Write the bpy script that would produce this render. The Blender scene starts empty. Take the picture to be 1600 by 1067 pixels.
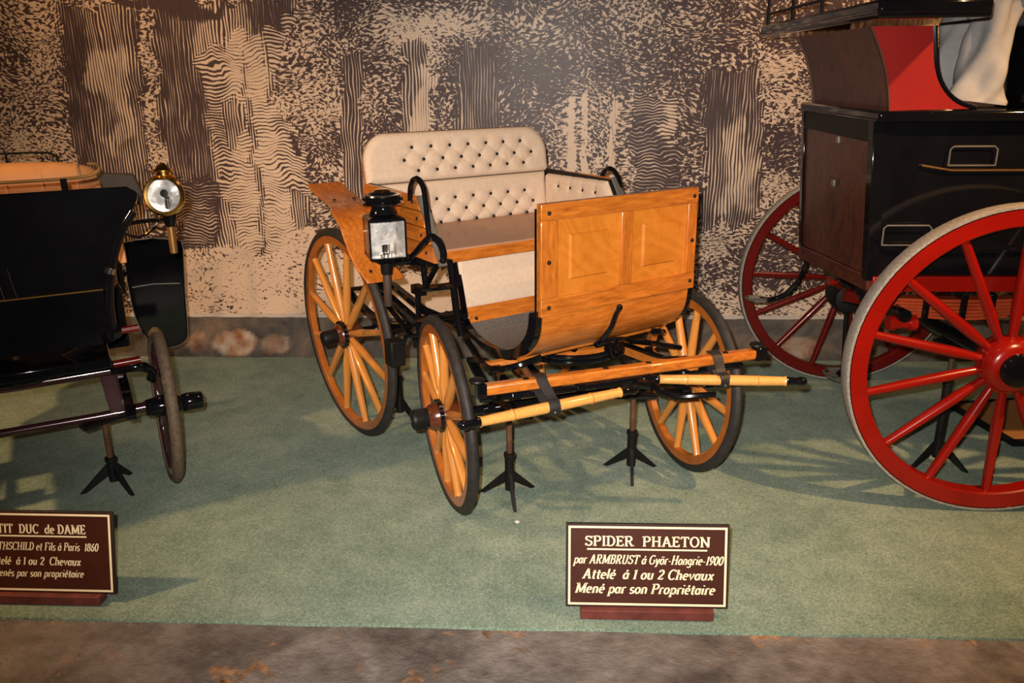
import bpy, bmesh, math, random
import numpy as np
from mathutils import Vector, Matrix, noise as mnoise
random.seed(7); np.random.seed(7)
S = bpy.context.scene
C = S.collection
PI = math.pi

# ------------------------------------------------------------------ camera
cam_data = bpy.data.cameras.new('camera')
cam = bpy.data.objects.new('camera', cam_data); C.objects.link(cam)
cam_data.sensor_width = 36.0
cam_data.lens = 1301.674 / 1600.0 * 36.0
_r = Vector((0.99896019, 0.04474677, -0.00873287))
_d = Vector((0.0054296, -0.30695204, -0.9517095))
_f = Vector((-0.04526649, 0.95067249, -0.30687582))
cam.matrix_world = Matrix(((_r.x, -_d.x, -_f.x, 0.0), (_r.y, -_d.y, -_f.y, 0.0),
                           (_r.z, -_d.z, -_f.z, 1.7961), (0, 0, 0, 1)))
cam_data.clip_start = 0.02
S.camera = cam

# ------------------------------------------------------------------ world, lamps, exposure
W = bpy.data.worlds.new('world'); S.world = W; W.use_nodes = True
bg = W.node_tree.nodes['Background']
bg.inputs[0].default_value = (1.0, 0.78, 0.6, 1); bg.inputs[1].default_value = 0.02
S.view_settings.view_transform = 'Standard'; S.view_settings.look = 'None'
S.view_settings.gamma = 1.0; S.view_settings.use_curve_mapping = False
S.view_settings.exposure = 0.0

def lamp(name, kind, loc, energy, color, radius, target=None, angle=None, blend=0.5):
    l = bpy.data.lights.new(name, kind); l.energy = energy; l.color = color
    l.shadow_soft_size = radius
    o = bpy.data.objects.new(name, l); C.objects.link(o); o.location = loc
    if target is not None:
        o.rotation_euler = (Vector(target) - Vector(loc)).to_track_quat('-Z', 'Y').to_euler()
    if angle: l.spot_size = math.radians(angle); l.spot_blend = blend
    return o
WARM = (1.0, 0.56, 0.24)
lamp('camera_flash', 'SPOT', (-0.06, -0.02, 1.88), 800, (1.0, 0.90, 0.80), 0.02, (-0.05, 4.2, 0.72), 84, 1.0)
lamp('ceiling_spot', 'SPOT', (2.45, 2.2, 3.0), 370, WARM, 0.04, (1.9, 3.4, 0.3), 84, 0.8)
lamp('ceiling_spot', 'SPOT', (-3.3, 1.9, 2.8), 300, WARM, 0.06, (-2.1, 3.7, 0.3), 84, 0.8)
lamp('ceiling_spot', 'SPOT', (1.9, 4.55, 3.1), 90, WARM, 0.05, (1.7, 5.3, 1.7), 90, 0.9)
lamp('ceiling_spot', 'SPOT', (-2.4, 4.3, 3.1), 70, WARM, 0.06, (-2.5, 5.3, 1.3), 110, 0.9)
lamp('ceiling_spot', 'SPOT', (0.0, 3.0, 3.15), 35, (1.0, 0.66, 0.36), 0.08, (0.0, 4.2, 0.4), 100, 0.9)

# ------------------------------------------------------------------ mesh helpers
class MB:
    def __init__(s): s.v = []; s.f = []
    def add(s, vs, fs):
        n = len(s.v); s.v += [tuple(v) for v in vs]; s.f += [tuple(i + n for i in f) for f in fs]; return s
    def hexa(s, p):
        return s.add(p, [(0,3,2,1),(4,5,6,7),(0,1,5,4),(1,2,6,5),(2,3,7,6),(3,0,4,7)])
    def box(s, x0, x1, y0, y1, z0, z1):
        return s.hexa([(x0,y0,z0),(x1,y0,z0),(x1,y1,z0),(x0,y1,z0),(x0,y0,z1),(x1,y0,z1),(x1,y1,z1),(x0,y1,z1)])
    def prism(s, poly, vec):
        """poly: list of 3d points (one planar loop), extruded by vec"""
        n = len(poly); v = Vector(vec); a = [Vector(p) for p in poly]; b = [p + v for p in a]
        fs = [tuple(range(n))[::-1], tuple(range(n, 2*n))]
        fs += [(i, (i+1) % n, n + (i+1) % n, n + i) for i in range(n)]
        return s.add(a + b, fs)
    def tube(s, pts, r, n=8, closed=False, flat=1.0):
        P = [Vector(p) for p in pts]; m = len(P)
        R = r if isinstance(r, (list, tuple)) else [r] * m
        t0 = (P[1] - P[0]).normalized()
        ref = Vector((0,0,1)) if abs(t0.z) < 0.9 else Vector((1,0,0))
        u = (ref - t0 * ref.dot(t0)).normalized(); vs = []
        for i in range(m):
            if closed: t = P[(i+1) % m] - P[i-1]
            else: t = P[min(i+1, m-1)] - P[max(i-1, 0)]
            t.normalize(); u = (u - t * u.dot(t)).normalized(); w = t.cross(u)
            for k in range(n):
                a = 2*PI*k/n; vs.append(P[i] + float(R[i]) * (math.cos(a) * u * flat + math.sin(a) * w))
        fs = []
        for i in range(m if closed else m-1):
            j = (i+1) % m
            for k in range(n):
                l = (k+1) % n; fs.append((i*n+k, i*n+l, j*n+l, j*n+k))
        if not closed: fs += [tuple(range(n))[::-1], tuple(range((m-1)*n, m*n))]
        return s.add(vs, fs)
    def lathe(s, prof, o=(0,0,0), axis=(0,0,1), n=24, caps=True):
        """prof: (h, r) along the axis"""
        o = Vector(o); a = Vector(axis).normalized()
        ref = Vector((0,0,1)) if abs(a.z) < 0.9 else Vector((1,0,0))
        u = (ref - a * ref.dot(a)).normalized(); w = a.cross(u); vs = []
        for h, r in prof:
            for k in range(n):
                t = 2*PI*k/n; vs.append(o + a*float(h) + float(r)*(math.cos(t)*u + math.sin(t)*w))
        m = len(prof); fs = []
        for i in range(m-1):
            for k in range(n):
                l = (k+1) % n; fs.append((i*n+k, i*n+l, (i+1)*n+l, (i+1)*n+k))
        if caps: fs += [tuple(range(n))[::-1], tuple(range((m-1)*n, m*n))]
        return s.add(vs, fs)
    def ring(s, prof, n=96, axis='Y'):
        """closed profile (r, y) revolved about local Y"""
        m = len(prof); vs = []; fs = []
        for k in range(n):
            t = 2*PI*k/n
            for r, y in prof: vs.append((r*math.cos(t), y, r*math.sin(t)))
        for k in range(n):
            l = (k+1) % n
            for i in range(m):
                j = (i+1) % m; fs.append((k*m+i, k*m+j, l*m+j, l*m+i))
        return s.add(vs, fs)
    def strip(s, path, wvec, nrm_t):
        """flat bar: path of 3d points, wvec half width vector, thickness nrm_t along the in-plane normal"""
        P = [Vector(p) for p in path]; w = Vector(wvec); wn = w.normalized(); m = len(P); vs = []
        for i in range(m):
            t = (P[min(i+1, m-1)] - P[max(i-1, 0)]).normalized(); nn = t.cross(wn).normalized() * nrm_t * 0.5
            vs += [P[i]-w-nn, P[i]+w-nn, P[i]+w+nn, P[i]-w+nn]
        fs = [(0,1,2,3), ((m-1)*4+3, (m-1)*4+2, (m-1)*4+1, (m-1)*4)]
        for i in range(m-1):
            for k in range(4):
                l = (k+1) % 4; fs.append((i*4+k, (i+1)*4+k, (i+1)*4+l, i*4+l))
        return s.add(vs, fs)
    def dome(s, c, axis, r, h=None, n=10):
        h = h or r * 0.7
        return s.lathe([(-0.2*h, r), (0, r), (0.5*h, r*0.86), (0.85*h, r*0.5), (h, r*0.05)], c, axis, n)

def finish(me, smooth=40):
    bm = bmesh.new(); bm.from_mesh(me); bmesh.ops.recalc_face_normals(bm, faces=bm.faces); bm.to_mesh(me); bm.free()
    if smooth:
        for p in me.polygons: p.use_smooth = True
        me.set_sharp_from_angle(angle=math.radians(smooth))

def mesh(name, mb, mat, smooth=40):
    me = bpy.data.meshes.new(name); me.from_pydata(mb.v, [], mb.f); me.update()
    finish(me, smooth); me.materials.append(mat); return me
def link(name, data, parent=None, mat4=None):
    o = bpy.data.objects.new(name, data); C.objects.link(o)
    if parent is not None: o.parent = parent
    if mat4 is not None: o.matrix_local = mat4
    return o
def obj(name, mb, mat, parent=None, bev=0, smooth=40, mat4=None, label=None):
    o = link(name, mesh(name, mb, mat, smooth), parent, mat4)
    if bev:
        m = o.modifiers.new('bevel', 'BEVEL'); m.width = bev; m.segments = 2; m.limit_method = 'ANGLE'; m.angle_limit = 0.6
    if label: o['label'] = label
    return o
def thing(name, label, cat, loc=(0,0,0), rz=0, group=None):
    o = bpy.data.objects.new(name, None); C.objects.link(o); o.empty_display_size = 0.1
    o.location = loc; o.rotation_euler = (0, 0, rz); o['label'] = label; o['category'] = cat
    if group: o['group'] = group
    return o
def struct(o): o['kind'] = 'structure'; return o
def axes(X, Y, Z, loc):
    X, Y, Z = Vector(X), Vector(Y), Vector(Z)
    return Matrix(((X.x,Y.x,Z.x,loc[0]),(X.y,Y.y,Z.y,loc[1]),(X.z,Y.z,Z.z,loc[2]),(0,0,0,1)))
def smooth_path(pts, k=6, closed=False):
    """Catmull-Rom"""
    P = [Vector(p) for p in pts]; n = len(P); out = []
    for i in range(n if closed else n-1):
        p1, p2 = P[i], P[(i+1) % n]
        p0 = P[i-1] if (closed or i > 0) else p1*2 - p2
        p3 = P[(i+2) % n] if (closed or i+2 < n) else p2*2 - p1
        for j in range(k):
            t = j/k
            out.append(0.5*((2*p1) + (p2-p0)*t + (2*p0-5*p1+4*p2-p3)*t*t + (3*p1-p0-3*p2+p3)*t**3))
    if not closed: out.append(P[-1])
    return out

# ------------------------------------------------------------------ materials
class NT:
    def __init__(s, m): s.t = m.node_tree; s.n = s.t.nodes; s.b = s.n['Principled BSDF']
    def new(s, t, **kw):
        n = s.n.new(t)
        for k, v in kw.items():
            if k in n.inputs: n.inputs[k].default_value = v
            else: setattr(n, k, v)
        return n
    def l(s, a, b): s.t.links.new(a, b)
    def coords(s, scale=(1,1,1), rot=(0,0,0), kind='Object'):
        tc = s.new('ShaderNodeTexCoord'); mp = s.new('ShaderNodeMapping')
        mp.inputs['Scale'].default_value = scale; mp.inputs['Rotation'].default_value = rot
        s.l(tc.outputs[kind], mp.inputs['Vector']); return mp.outputs['Vector']
    def noise(s, vec, scale, detail=2, rough=0.5, dist=0):
        n = s.new('ShaderNodeTexNoise'); n.inputs['Scale'].default_value = scale
        n.inputs['Detail'].default_value = detail; n.inputs['Roughness'].default_value = rough
        n.inputs['Distortion'].default_value = dist
        if vec is not None: s.l(vec, n.inputs['Vector'])
        return n.outputs['Fac']
    def ramp(s, fac, stops):
        r = s.new('ShaderNodeValToRGB'); e = r.color_ramp.elements
        while len(e) < len(stops): e.new(0.5)
        for el, (p, c) in zip(e, stops):
            el.position = p; el.color = tuple(c) + (1,) if len(c) == 3 else c
        s.l(fac, r.inputs['Fac']); return r.outputs['Color']
    def math(s, op, a, b=None, clamp=False):
        n = s.new('ShaderNodeMath'); n.operation = op; n.use_clamp = clamp
        for i, x in enumerate((a, b)):
            if x is None: continue
            if isinstance(x, (int, float)): n.inputs[i].default_value = x
            else: s.l(x, n.inputs[i])
        return n.outputs[0]
    def mix(s, fac, a, b):
        n = s.new('ShaderNodeMix'); n.data_type = 'RGBA'
        for i, x in ((0, fac), (6, a), (7, b)):
            if isinstance(x, (int, float)): n.inputs[i].default_value = x
            elif isinstance(x, tuple): n.inputs[i].default_value = x + (1,) if len(x) == 3 else x
            else: s.l(x, n.inputs[i])
        return n.outputs[2]
    def mixf(s, fac, a, b):
        n = s.new('ShaderNodeMix'); n.data_type = 'FLOAT'
        for i, x in ((0, fac), (2, a), (3, b)):
            if isinstance(x, (int, float)): n.inputs[i].default_value = x
            else: s.l(x, n.inputs[i])
        return n.outputs[0]
    def attr(s, name):
        n = s.new('ShaderNodeAttribute'); n.attribute_name = name; return n.outputs['Fac']
    def bump(s, h, strength, dist=0.01):
        b = s.new('ShaderNodeBump'); b.inputs['Strength'].default_value = strength; b.inputs['Distance'].default_value = dist
        s.l(h, b.inputs['Height']); s.l(b.outputs['Normal'], s.b.inputs['Normal'])
def mat(name, col, rough=0.5, metal=0.0, spec=0.5, coat=0.0, var=0.12, vscale=9.0, bump=0.0, bscale=60):
    m = bpy.data.materials.new(name); m.use_nodes = True; t = NT(m); b = t.b
    b.inputs['Roughness'].default_value = rough; b.inputs['Metallic'].default_value = metal
    b.inputs['Specular IOR Level'].default_value = spec
    b.inputs['Coat Weight'].default_value = coat; b.inputs['Coat Roughness'].default_value = 0.06
    v = t.coords()
    f = t.noise(v, vscale, 3)
    lo = tuple(c * (1 - var) for c in col); hi = tuple(min(1, c * (1 + var)) for c in col)
    t.l(t.ramp(f, [(0.3, lo), (0.7, hi)]), b.inputs['Base Color'])
    if bump: t.bump(t.noise(v, bscale, 3), bump, 0.003)
    return m
def wood(name, dark, lite, scale=(1,1,1), rough=0.35, coat=0.6, rings=False, gscale=14):
    m = bpy.data.materials.new(name); m.use_nodes = True; t = NT(m); b = t.b
    b.inputs['Roughness'].default_value = rough; b.inputs['Coat Weight'].default_value = coat
    b.inputs['Coat Roughness'].default_value = 0.08
    v = t.coords(scale)
    f = t.noise(v, gscale, 4, 0.55, 0.6)
    if rings:
        f2 = t.noise(t.coords(tuple(c*0.6 for c in scale)), 4.0, 2, 0.5, 0.8)
        w = t.math('FRACT', t.math('MULTIPLY', f2, 13.0))
        w = t.math('ABSOLUTE', t.math('SUBTRACT', w, 0.5))
        f = t.mixf(0.5, f, t.math('ADD', t.math('MULTIPLY', w, 0.8), 0.3))
    g = t.noise(t.coords(tuple(c*5 for c in scale)), gscale, 2)
    f = t.math('ADD', t.math('MULTIPLY', f, 0.75), t.math('MULTIPLY', g, 0.25))
    t.l(t.ramp(f, [(0.3, dark), (0.7, lite)]), b.inputs['Base Color'])
    return m

M = {}
OAK_D, OAK_L = (0.28, 0.068, 0.007), (0.60, 0.185, 0.022)
M['oak_y'] = wood('varnished_oak_grain_across', OAK_D, OAK_L, (9, 1.2, 9), gscale=7)
M['oak_z'] = wood('varnished_oak_grain_upright', OAK_D, OAK_L, (9, 9, 1.2), gscale=7)
M['oak_x'] = wood('varnished_oak_grain_lengthwise', OAK_D, OAK_L, (1.2, 9, 9), gscale=7)
M['oak_panel'] = wood('varnished_oak_figured', (0.43, 0.125, 0.010), (0.60, 0.205, 0.024), (1, 1, 1), rings=True, gscale=10)
M['oak_wheel'] = wood('varnished_wheel_wood', (0.30, 0.075, 0.009), (0.46, 0.135, 0.016), (2, 2, 2), gscale=6)
M['oak_spoke'] = wood('varnished_spoke_wood', (0.48, 0.17, 0.028), (0.64, 0.265, 0.055), (14, 14, 1), gscale=6)
M['bamboo'] = wood('polished_cane', (0.60, 0.27, 0.055), (0.72, 0.37, 0.10), (1, 14, 14), gscale=5)
M['nave_wood'] = wood('red_brown_nave_wood', (0.05, 0.013, 0.006), (0.12, 0.03, 0.010), (3, 3, 3), rough=0.25)
M['black'] = mat('black_lacquer_iron', (0.004, 0.004, 0.005), 0.08, 0, 0.45, 0.0, 0.2)
M['black_matte'] = mat('dull_black_iron', (0.006, 0.006, 0.006), 0.5, 0, 0.25, 0, 0.3)
M['rubber'] = mat('worn_black_rubber', (0.022, 0.019, 0.018), 0.62, 0, 0.4, 0, 0.3, 30, 0.25, 120)
M['leather'] = mat('black_leather_strap', (0.017, 0.016, 0.017), 0.5, 0, 0.4, 0, 0.3, 30, 0.3, 150)
M['fabric'] = mat('beige_upholstery_cloth', (0.60, 0.46, 0.345), 0.9, 0, 0.15, 0, 0.06, 60, 0.35, 420)
M['mat_grey'] = mat('grey_foot_mat', (0.115, 0.10, 0.09), 0.9, 0, 0.2, 0, 0.25, 90, 0.5, 260)
M['seat_board'] = mat('worn_pink_brown_seat_board', (0.40, 0.215, 0.135), 0.5, 0, 0.4, 0.1, 0.08, 6)
M['steel'] = mat('polished_steel', (0.72, 0.71, 0.69), 0.16, 1.0, 0.5, 0, 0.08)
M['reflector'] = mat('silvered_reflector', (0.90, 0.89, 0.87), 0.26, 0.62, 0.5, 0, 0.4, 34, 0.8, 26)
M['brass'] = mat('polished_brass', (0.80, 0.48, 0.13), 0.2, 1.0, 0.5, 0, 0.1)
M['gilt'] = mat('aged_brass_tube', (0.42, 0.22, 0.07), 0.36, 0.8, 0.5, 0, 0.15)
M['brown_tube'] = mat('brown_metal_tube', (0.09, 0.06, 0.045), 0.42, 0.4, 0.5, 0, 0.2)
M['rust'] = mat('rusty_stand_tube', (0.10, 0.048, 0.026), 0.55, 0.2, 0.4, 0, 0.3, 30)
M['grey_trim'] = mat('grey_metal_trim', (0.19, 0.18, 0.16), 0.45, 0.5, 0.5, 0, 0.2)
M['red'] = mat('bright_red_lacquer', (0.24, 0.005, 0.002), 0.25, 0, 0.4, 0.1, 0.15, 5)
M['red_dark'] = mat('dark_and_shaded_red_lacquer', (0.10, 0.004, 0.003), 0.25, 0, 0.4, 0.1, 0.2, 5)
M['red_panel'] = mat('red_painted_panel', (0.24, 0.007, 0.005), 0.4, 0, 0.4, 0.3, 0.08, 5)
M['tyre_grey'] = mat('pale_grey_solid_tyre', (0.26, 0.235, 0.205), 0.85, 0, 0.3, 0, 0.25, 90, 0.3, 200)
M['tyre_brown'] = mat('dusty_brown_tyre', (0.12, 0.085, 0.055), 0.7, 0, 0.3, 0, 0.25, 60, 0.2, 200)
M['maroon'] = mat('dark_maroon_lacquer', (0.035, 0.010, 0.014), 0.16, 0, 0.6, 0.8, 0.3)
M['mahogany'] = wood('worn_mahogany_panel', (0.010, 0.0025, 0.003), (0.13, 0.030, 0.014), (2, 1.2, 1), 0.35, 0.05, rings=True, gscale=5)
M['spring_red'] = mat('orange_red_spring', (0.42, 0.06, 0.018), 0.3, 0.2, 0.5, 0.4, 0.2)
M['tan'] = mat('tan_leather_cushion', (0.52, 0.25, 0.10), 0.55, 0, 0.4, 0, 0.1, 8, 0.1, 200)
M['grey_cloth'] = mat('pale_grey_cloth', (0.33, 0.325, 0.33), 0.9, 0, 0.15, 0, 0.08, 20, 0.3, 300)
M['coat'] = mat('dark_navy_coat_cloth', (0.012, 0.013, 0.018), 0.9, 0, 0.1, 0, 0.2)
M['cushion_blue'] = mat('grey_blue_seat_cushion', (0.11, 0.12, 0.14), 0.8, 0, 0.2, 0, 0.15)
M['skin'] = mat('mannequin_skin', (0.55, 0.33, 0.22), 0.5, 0, 0.4, 0, 0.05)
M['shoe'] = mat('dark_brown_shoe', (0.10, 0.055, 0.035), 0.3, 0, 0.5, 0.3, 0.2)
M['sign'] = mat('maroon_sign_paint', (0.050, 0.011, 0.005), 0.45, 0, 0.4, 0, 0.15, 12)
M['sign_edge'] = mat('near_black_sign_edge', (0.015, 0.010, 0.009), 0.5, 0, 0.4, 0, 0.2)
M['sign_base'] = mat('red_brown_wooden_block', (0.13, 0.032, 0.026), 0.6, 0, 0.3, 0, 0.25, 20)
M['cream'] = mat('cream_lettering_paint', (0.88, 0.76, 0.50), 0.6, 0, 0.3, 0, 0.04)
M['hood'] = mat('dull_brown_grey_leather', (0.045, 0.036, 0.03), 0.7, 0, 0.3)
M['board'] = wood('pale_board_wood', (0.28, 0.12, 0.03), (0.42, 0.2, 0.06), (1, 6, 6), 0.6, 0.1)
M['white_scrap'] = mat('white_scrap', (0.7, 0.7, 0.66), 0.8)

def glass_mat():
    m = bpy.data.materials.new('lamp_glass'); m.use_nodes = True; t = NT(m); nt = m.node_tree
    g = t.new('ShaderNodeBsdfGlossy'); g.inputs['Roughness'].default_value = 0.02
    tr = t.new('ShaderNodeBsdfTransparent'); fr = t.new('ShaderNodeFresnel'); fr.inputs['IOR'].default_value = 1.5
    mx = t.new('ShaderNodeMixShader'); t.l(fr.outputs[0], mx.inputs[0]); t.l(tr.outputs[0], mx.inputs[1]); t.l(g.outputs[0], mx.inputs[2])
    out = [n for n in t.n if n.type == 'OUTPUT_MATERIAL'][0]; t.l(mx.outputs[0], out.inputs['Surface']); return m
M['glass'] = glass_mat()

# ------------------------------------------------------------------ the setting
WALL_Y = 5.30; WALL_Z0 = 0.253
# printed forest engraving, with a gleam and lamplight put into its ink: (what, outline on the wall in metres, ink share, upright bark strokes, level hatching, soft edge)
MURAL = [
    ('left foliage lighter', [(-3.43,1.8),(-3.02,1.8),(-3.13,0.96),(-3.6,0.96)], 0.47, 0, 0, 0.2),
    ('glow', [(-1.0,2.14),(-0.39,2.17),(-0.35,1.99),(-0.66,1.89),(-0.86,1.82),(-1.01,1.96)], 0.36, 0, 0, 0.12),
    ('painted gleam', [(-0.81,2.12),(-0.69,2.1),(-0.74,2.02),(-0.85,2.03)], 0.12, 0, 0, 0.05),  # star-like flash gleam on the wall, put in as less ink
    ('dark center', [(-0.66,2.0),(0.15,1.99),(0.07,1.62),(-0.24,1.43),(-0.64,1.47)], 0.78, 0, 0, 0.15),
    ('dark mid', [(0.15,1.99),(0.87,1.95),(0.85,1.65),(0.15,1.66)], 0.66, 0, 0, 0.15),
    ('pale mid bottom', [(0.04,1.62),(0.48,1.66),(0.52,1.08),(0.04,1.08)], 0.52, 0, 0, 0.08),
    ('right strip', [(1.23,1.92),(1.47,1.92),(1.55,1.46),(1.28,1.46)], 0.44, 0, 0, 0.08),
    ('right dark', [(1.27,1.48),(1.55,1.48),(1.59,1.13),(1.3,1.17)], 0.75, 0, 0, 0.06),
    ('fern light', [(0.93,0.91),(1.31,1.15),(1.58,1.19),(1.6,0.99),(1.31,0.71),(0.95,0.54)], 0.45, 0, 0, 0.08),
    ('fern dark', [(0.95,0.58),(1.3,0.79),(1.76,0.95),(1.82,0.42),(0.96,0.37)], 0.68, 0, 0, 0.1),
    ('bottom right pale', [(0.96,0.41),(1.82,0.44),(1.84,0.24),(0.97,0.24)], 0.36, 0, 0, 0.05),
    ('t1', [(-2.99,2.2),(-2.5,2.2),(-2.53,1.79),(-2.59,1.13),(-2.61,0.71),(-3.07,0.71),(-3.03,1.09),(-3.02,1.61),(-3.01,1.87)], 0.66, 1, 0, 0.03),
    ('t1 dark edge', [(-2.99,2.2),(-2.83,2.2),(-2.88,1.68),(-2.9,1.09),(-3.03,1.09),(-3.02,1.61),(-3.01,1.87)], 0.85, 1, 0, 0.03),
    ('t1 light', [(-2.79,1.97),(-2.61,1.98),(-2.61,1.68),(-2.62,1.49),(-2.77,1.35),(-2.85,1.39),(-2.7,1.51),(-2.78,1.68),(-2.94,1.78)], 0.43, 1, 0, 0.03),
    ('between', [(-2.47,2.2),(-2.39,2.2),(-2.45,1.29),(-2.46,1.08),(-2.58,1.08)], 0.45, 0, 0, 0.03),
    ('t2', [(-2.39,2.23),(-1.5,2.22),(-1.57,2.08),(-1.64,1.93),(-1.72,1.75),(-1.75,1.67),(-1.64,1.52),(-1.55,1.36),(-1.55,1.08),(-1.55,0.69),(-2.44,0.69),(-2.46,1.08),(-2.44,1.48),(-2.43,1.87)], 0.55, 1, 0, 0.02),
    ('t2 dark', [(-2.39,2.23),(-2.16,2.23),(-2.17,1.79),(-2.15,1.37),(-2.11,1.0),(-2.16,0.71),(-2.44,0.69),(-2.46,1.08),(-2.44,1.48),(-2.43,1.87)], 0.8, 1, 0, 0.03),
    ('t2 dark low', [(-2.45,1.17),(-2.11,1.14),(-2.18,0.73),(-2.43,0.69)], 0.72, 0, 1, 0.04),
    ('t2 top mid', [(-2.16,2.23),(-1.85,2.23),(-1.89,2.01),(-2.04,1.94),(-2.15,1.98)], 0.5, 1, 0, 0.03),
    ('t2 light', [(-2.04,1.94),(-1.89,2.03),(-1.77,2.04),(-1.76,1.75),(-1.72,1.48),(-1.7,1.08),(-1.63,0.69),(-2.01,0.69),(-2.07,0.96),(-2.09,1.29),(-1.91,1.48),(-1.91,1.67),(-2.1,1.6)], 0.27, 0, 1, 0.03),
    ('t2 hatch', [(-2.16,1.86),(-1.99,2.01),(-1.98,1.75),(-2.07,1.52),(-1.99,1.24),(-2.1,1.08),(-2.14,1.4)], 0.5, 0, 1, 0.03),
    ('t2 root dark line', [(-1.87,2.03),(-1.87,1.75),(-1.85,1.48),(-1.84,1.08),(-1.84,0.71),(-1.87,0.71),(-1.89,1.08),(-1.89,1.48),(-1.91,1.75)], 0.62, 1, 0, 0.02),
    ('t2 right lobe', [(-1.71,2.22),(-1.53,2.15),(-1.64,1.93),(-1.71,1.75),(-1.73,1.86),(-1.74,2.04)], 0.45, 0, 1, 0.02),
    ('t2 right lobe dark', [(-1.85,2.23),(-1.54,2.22),(-1.56,2.13),(-1.69,2.06),(-1.81,2.05)], 0.85, 1, 0, 0.025),
    ('t2 right hatch', [(-1.73,1.63),(-1.63,1.5),(-1.55,1.34),(-1.56,1.08),(-1.72,1.08),(-1.73,1.4)], 0.42, 0, 1, 0.02),
    ('t2 hollow', [(-1.66,1.48),(-1.59,1.42),(-1.58,1.32),(-1.63,1.34)], 0.85, 0, 0, 0.02),
    ('branch', [(-2.65,2.24),(-2.16,2.25),(-2.07,2.17),(-1.98,2.23),(-1.95,2.23),(-1.99,2.12),(-2.1,2.09),(-2.21,2.12),(-2.4,2.19),(-2.63,2.21)], 0.97, 1, 0, 0.008),
    ('branch hi', [(-2.04,2.21),(-1.98,2.22),(-2.02,2.15),(-2.05,2.16)], 0.45, 1, 0, 0.008),
    ('t3', [(-1.27,1.92),(-1.14,1.92),(-1.16,1.48),(-1.17,1.08),(-1.17,0.83),(-1.32,0.83),(-1.3,1.28),(-1.29,1.67)], 0.72, 1, 0, 0.012),
    ('t4', [(-0.89,1.97),(-0.75,1.97),(-0.76,1.78),(-0.75,1.67),(-0.77,1.42),(-0.92,1.42),(-0.91,1.7)], 0.66, 1, 0, 0.012),
    ('t4 light', [(-0.8,1.85),(-0.76,1.85),(-0.75,1.78),(-0.68,1.79),(-0.68,1.75),(-0.74,1.73),(-0.76,1.42),(-0.88,1.42),(-0.84,1.63),(-0.79,1.74)], 0.22, 1, 0, 0.01),
    ('t5', [(-0.53,1.96),(-0.37,1.96),(-0.34,1.7),(-0.31,1.41),(-0.62,1.42),(-0.56,1.66)], 0.76, 1, 0, 0.012),
    ('b1', [(0.11,1.64),(0.14,1.64),(0.15,1.35),(0.14,1.16),(0.1,1.16),(0.11,1.39)], 0, 0, 0, 0.006),
    ('b2', [(0.19,1.66),(0.22,1.66),(0.22,1.39),(0.23,1.12),(0.18,1.12),(0.2,1.39)], 0.08, 0, 0, 0.006),
    ('b3', [(0.36,1.64),(0.4,1.64),(0.39,1.39),(0.39,1.16),(0.35,1.16),(0.36,1.39)], 0.12, 1, 0, 0.008),
    ('t7', [(0.51,1.66),(0.76,1.65),(0.79,1.08),(0.52,1.08)], 0.74, 0, 1, 0.012),
    ('t7 light', [(0.66,1.62),(0.75,1.64),(0.77,1.35),(0.71,1.35),(0.64,1.45),(0.7,1.5)], 0.35, 0, 1, 0.02),
    ('t8', [(0.93,1.69),(1.25,1.72),(1.32,1.07),(1.27,0.91),(1.13,0.88),(1.01,0.87),(0.93,0.91),(0.94,1.27)], 0.7, 1, 0, 0.02),
    ('t8 dark top', [(0.93,1.76),(1.24,1.83),(1.27,1.5),(1.05,1.54),(0.96,1.23)], 0.8, 1, 0, 0.03),
    ('t8 light', [(1.05,1.44),(1.13,1.48),(1.27,1.27),(1.26,0.99),(1.05,0.89),(1.07,1.15)], 0.43, 1, 0, 0.03),
    ('pale ground left', [(-2.59,0.67),(-2.14,0.72),(-1.85,0.67),(-1.57,0.88),(-1.26,0.58),(-0.58,0.54),(0.0,0.37),(0.0,0.21),(-2.68,0.2)], 0.24, 0, 0, 0.05),
    ('ground pale strip', [(-1.96,0.38),(-1.52,0.43),(-1.28,0.23),(-2.07,0.2)], 0.08, 0, 0, 0.04),
    ('blank ground', [(-1.26,0.49),(-0.92,0.54),(-0.54,0.5),(-0.51,0.23),(-1.37,0.23)], 0.02, 0, 0, 0.06),
    ('coach back painted light', [(2.15,2.11),(2.44,2.1),(2.51,1.68),(2.21,1.68)], 0.22, 0, 0, 0.08),  # warm-lit wall seen past the coach, its light put in as less ink
]
def poly_dist(px, pz, poly):
    """signed distance, positive inside"""
    n = len(poly); inside = np.zeros(px.shape, bool); dmin = np.full(px.shape, 1e9)
    for i in range(n):
        x0, z0 = poly[i]; x1, z1 = poly[(i+1) % n]
        dx, dz = x1-x0, z1-z0; L = dx*dx + dz*dz + 1e-12
        t = np.clip(((px-x0)*dx + (pz-z0)*dz)/L, 0, 1)
        dmin = np.minimum(dmin, np.hypot(px-x0-t*dx, pz-z0-t*dz))
        c = ((z0 > pz) != (z1 > pz)) & (px < (x1-x0)*(pz-z0)/((z1-z0) if z1 != z0 else 1e-9) + x0)
        inside ^= c
    return np.where(inside, dmin, -dmin)
def soft_noise(X, Z, cell, seed):
    rs = np.random.RandomState(seed); g = rs.rand(80, 80)
    u = (X + 10)/cell; v = (Z + 2)/cell; i = np.floor(u).astype(int) % 79; j = np.floor(v).astype(int) % 79
    a = u-np.floor(u); b = v-np.floor(v); a = a*a*(3-2*a); b = b*b*(3-2*b)
    return (g[i,j]*(1-a)+g[i+1,j]*a)*(1-b) + (g[i,j+1]*(1-a)+g[i+1,j+1]*a)*b

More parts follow.
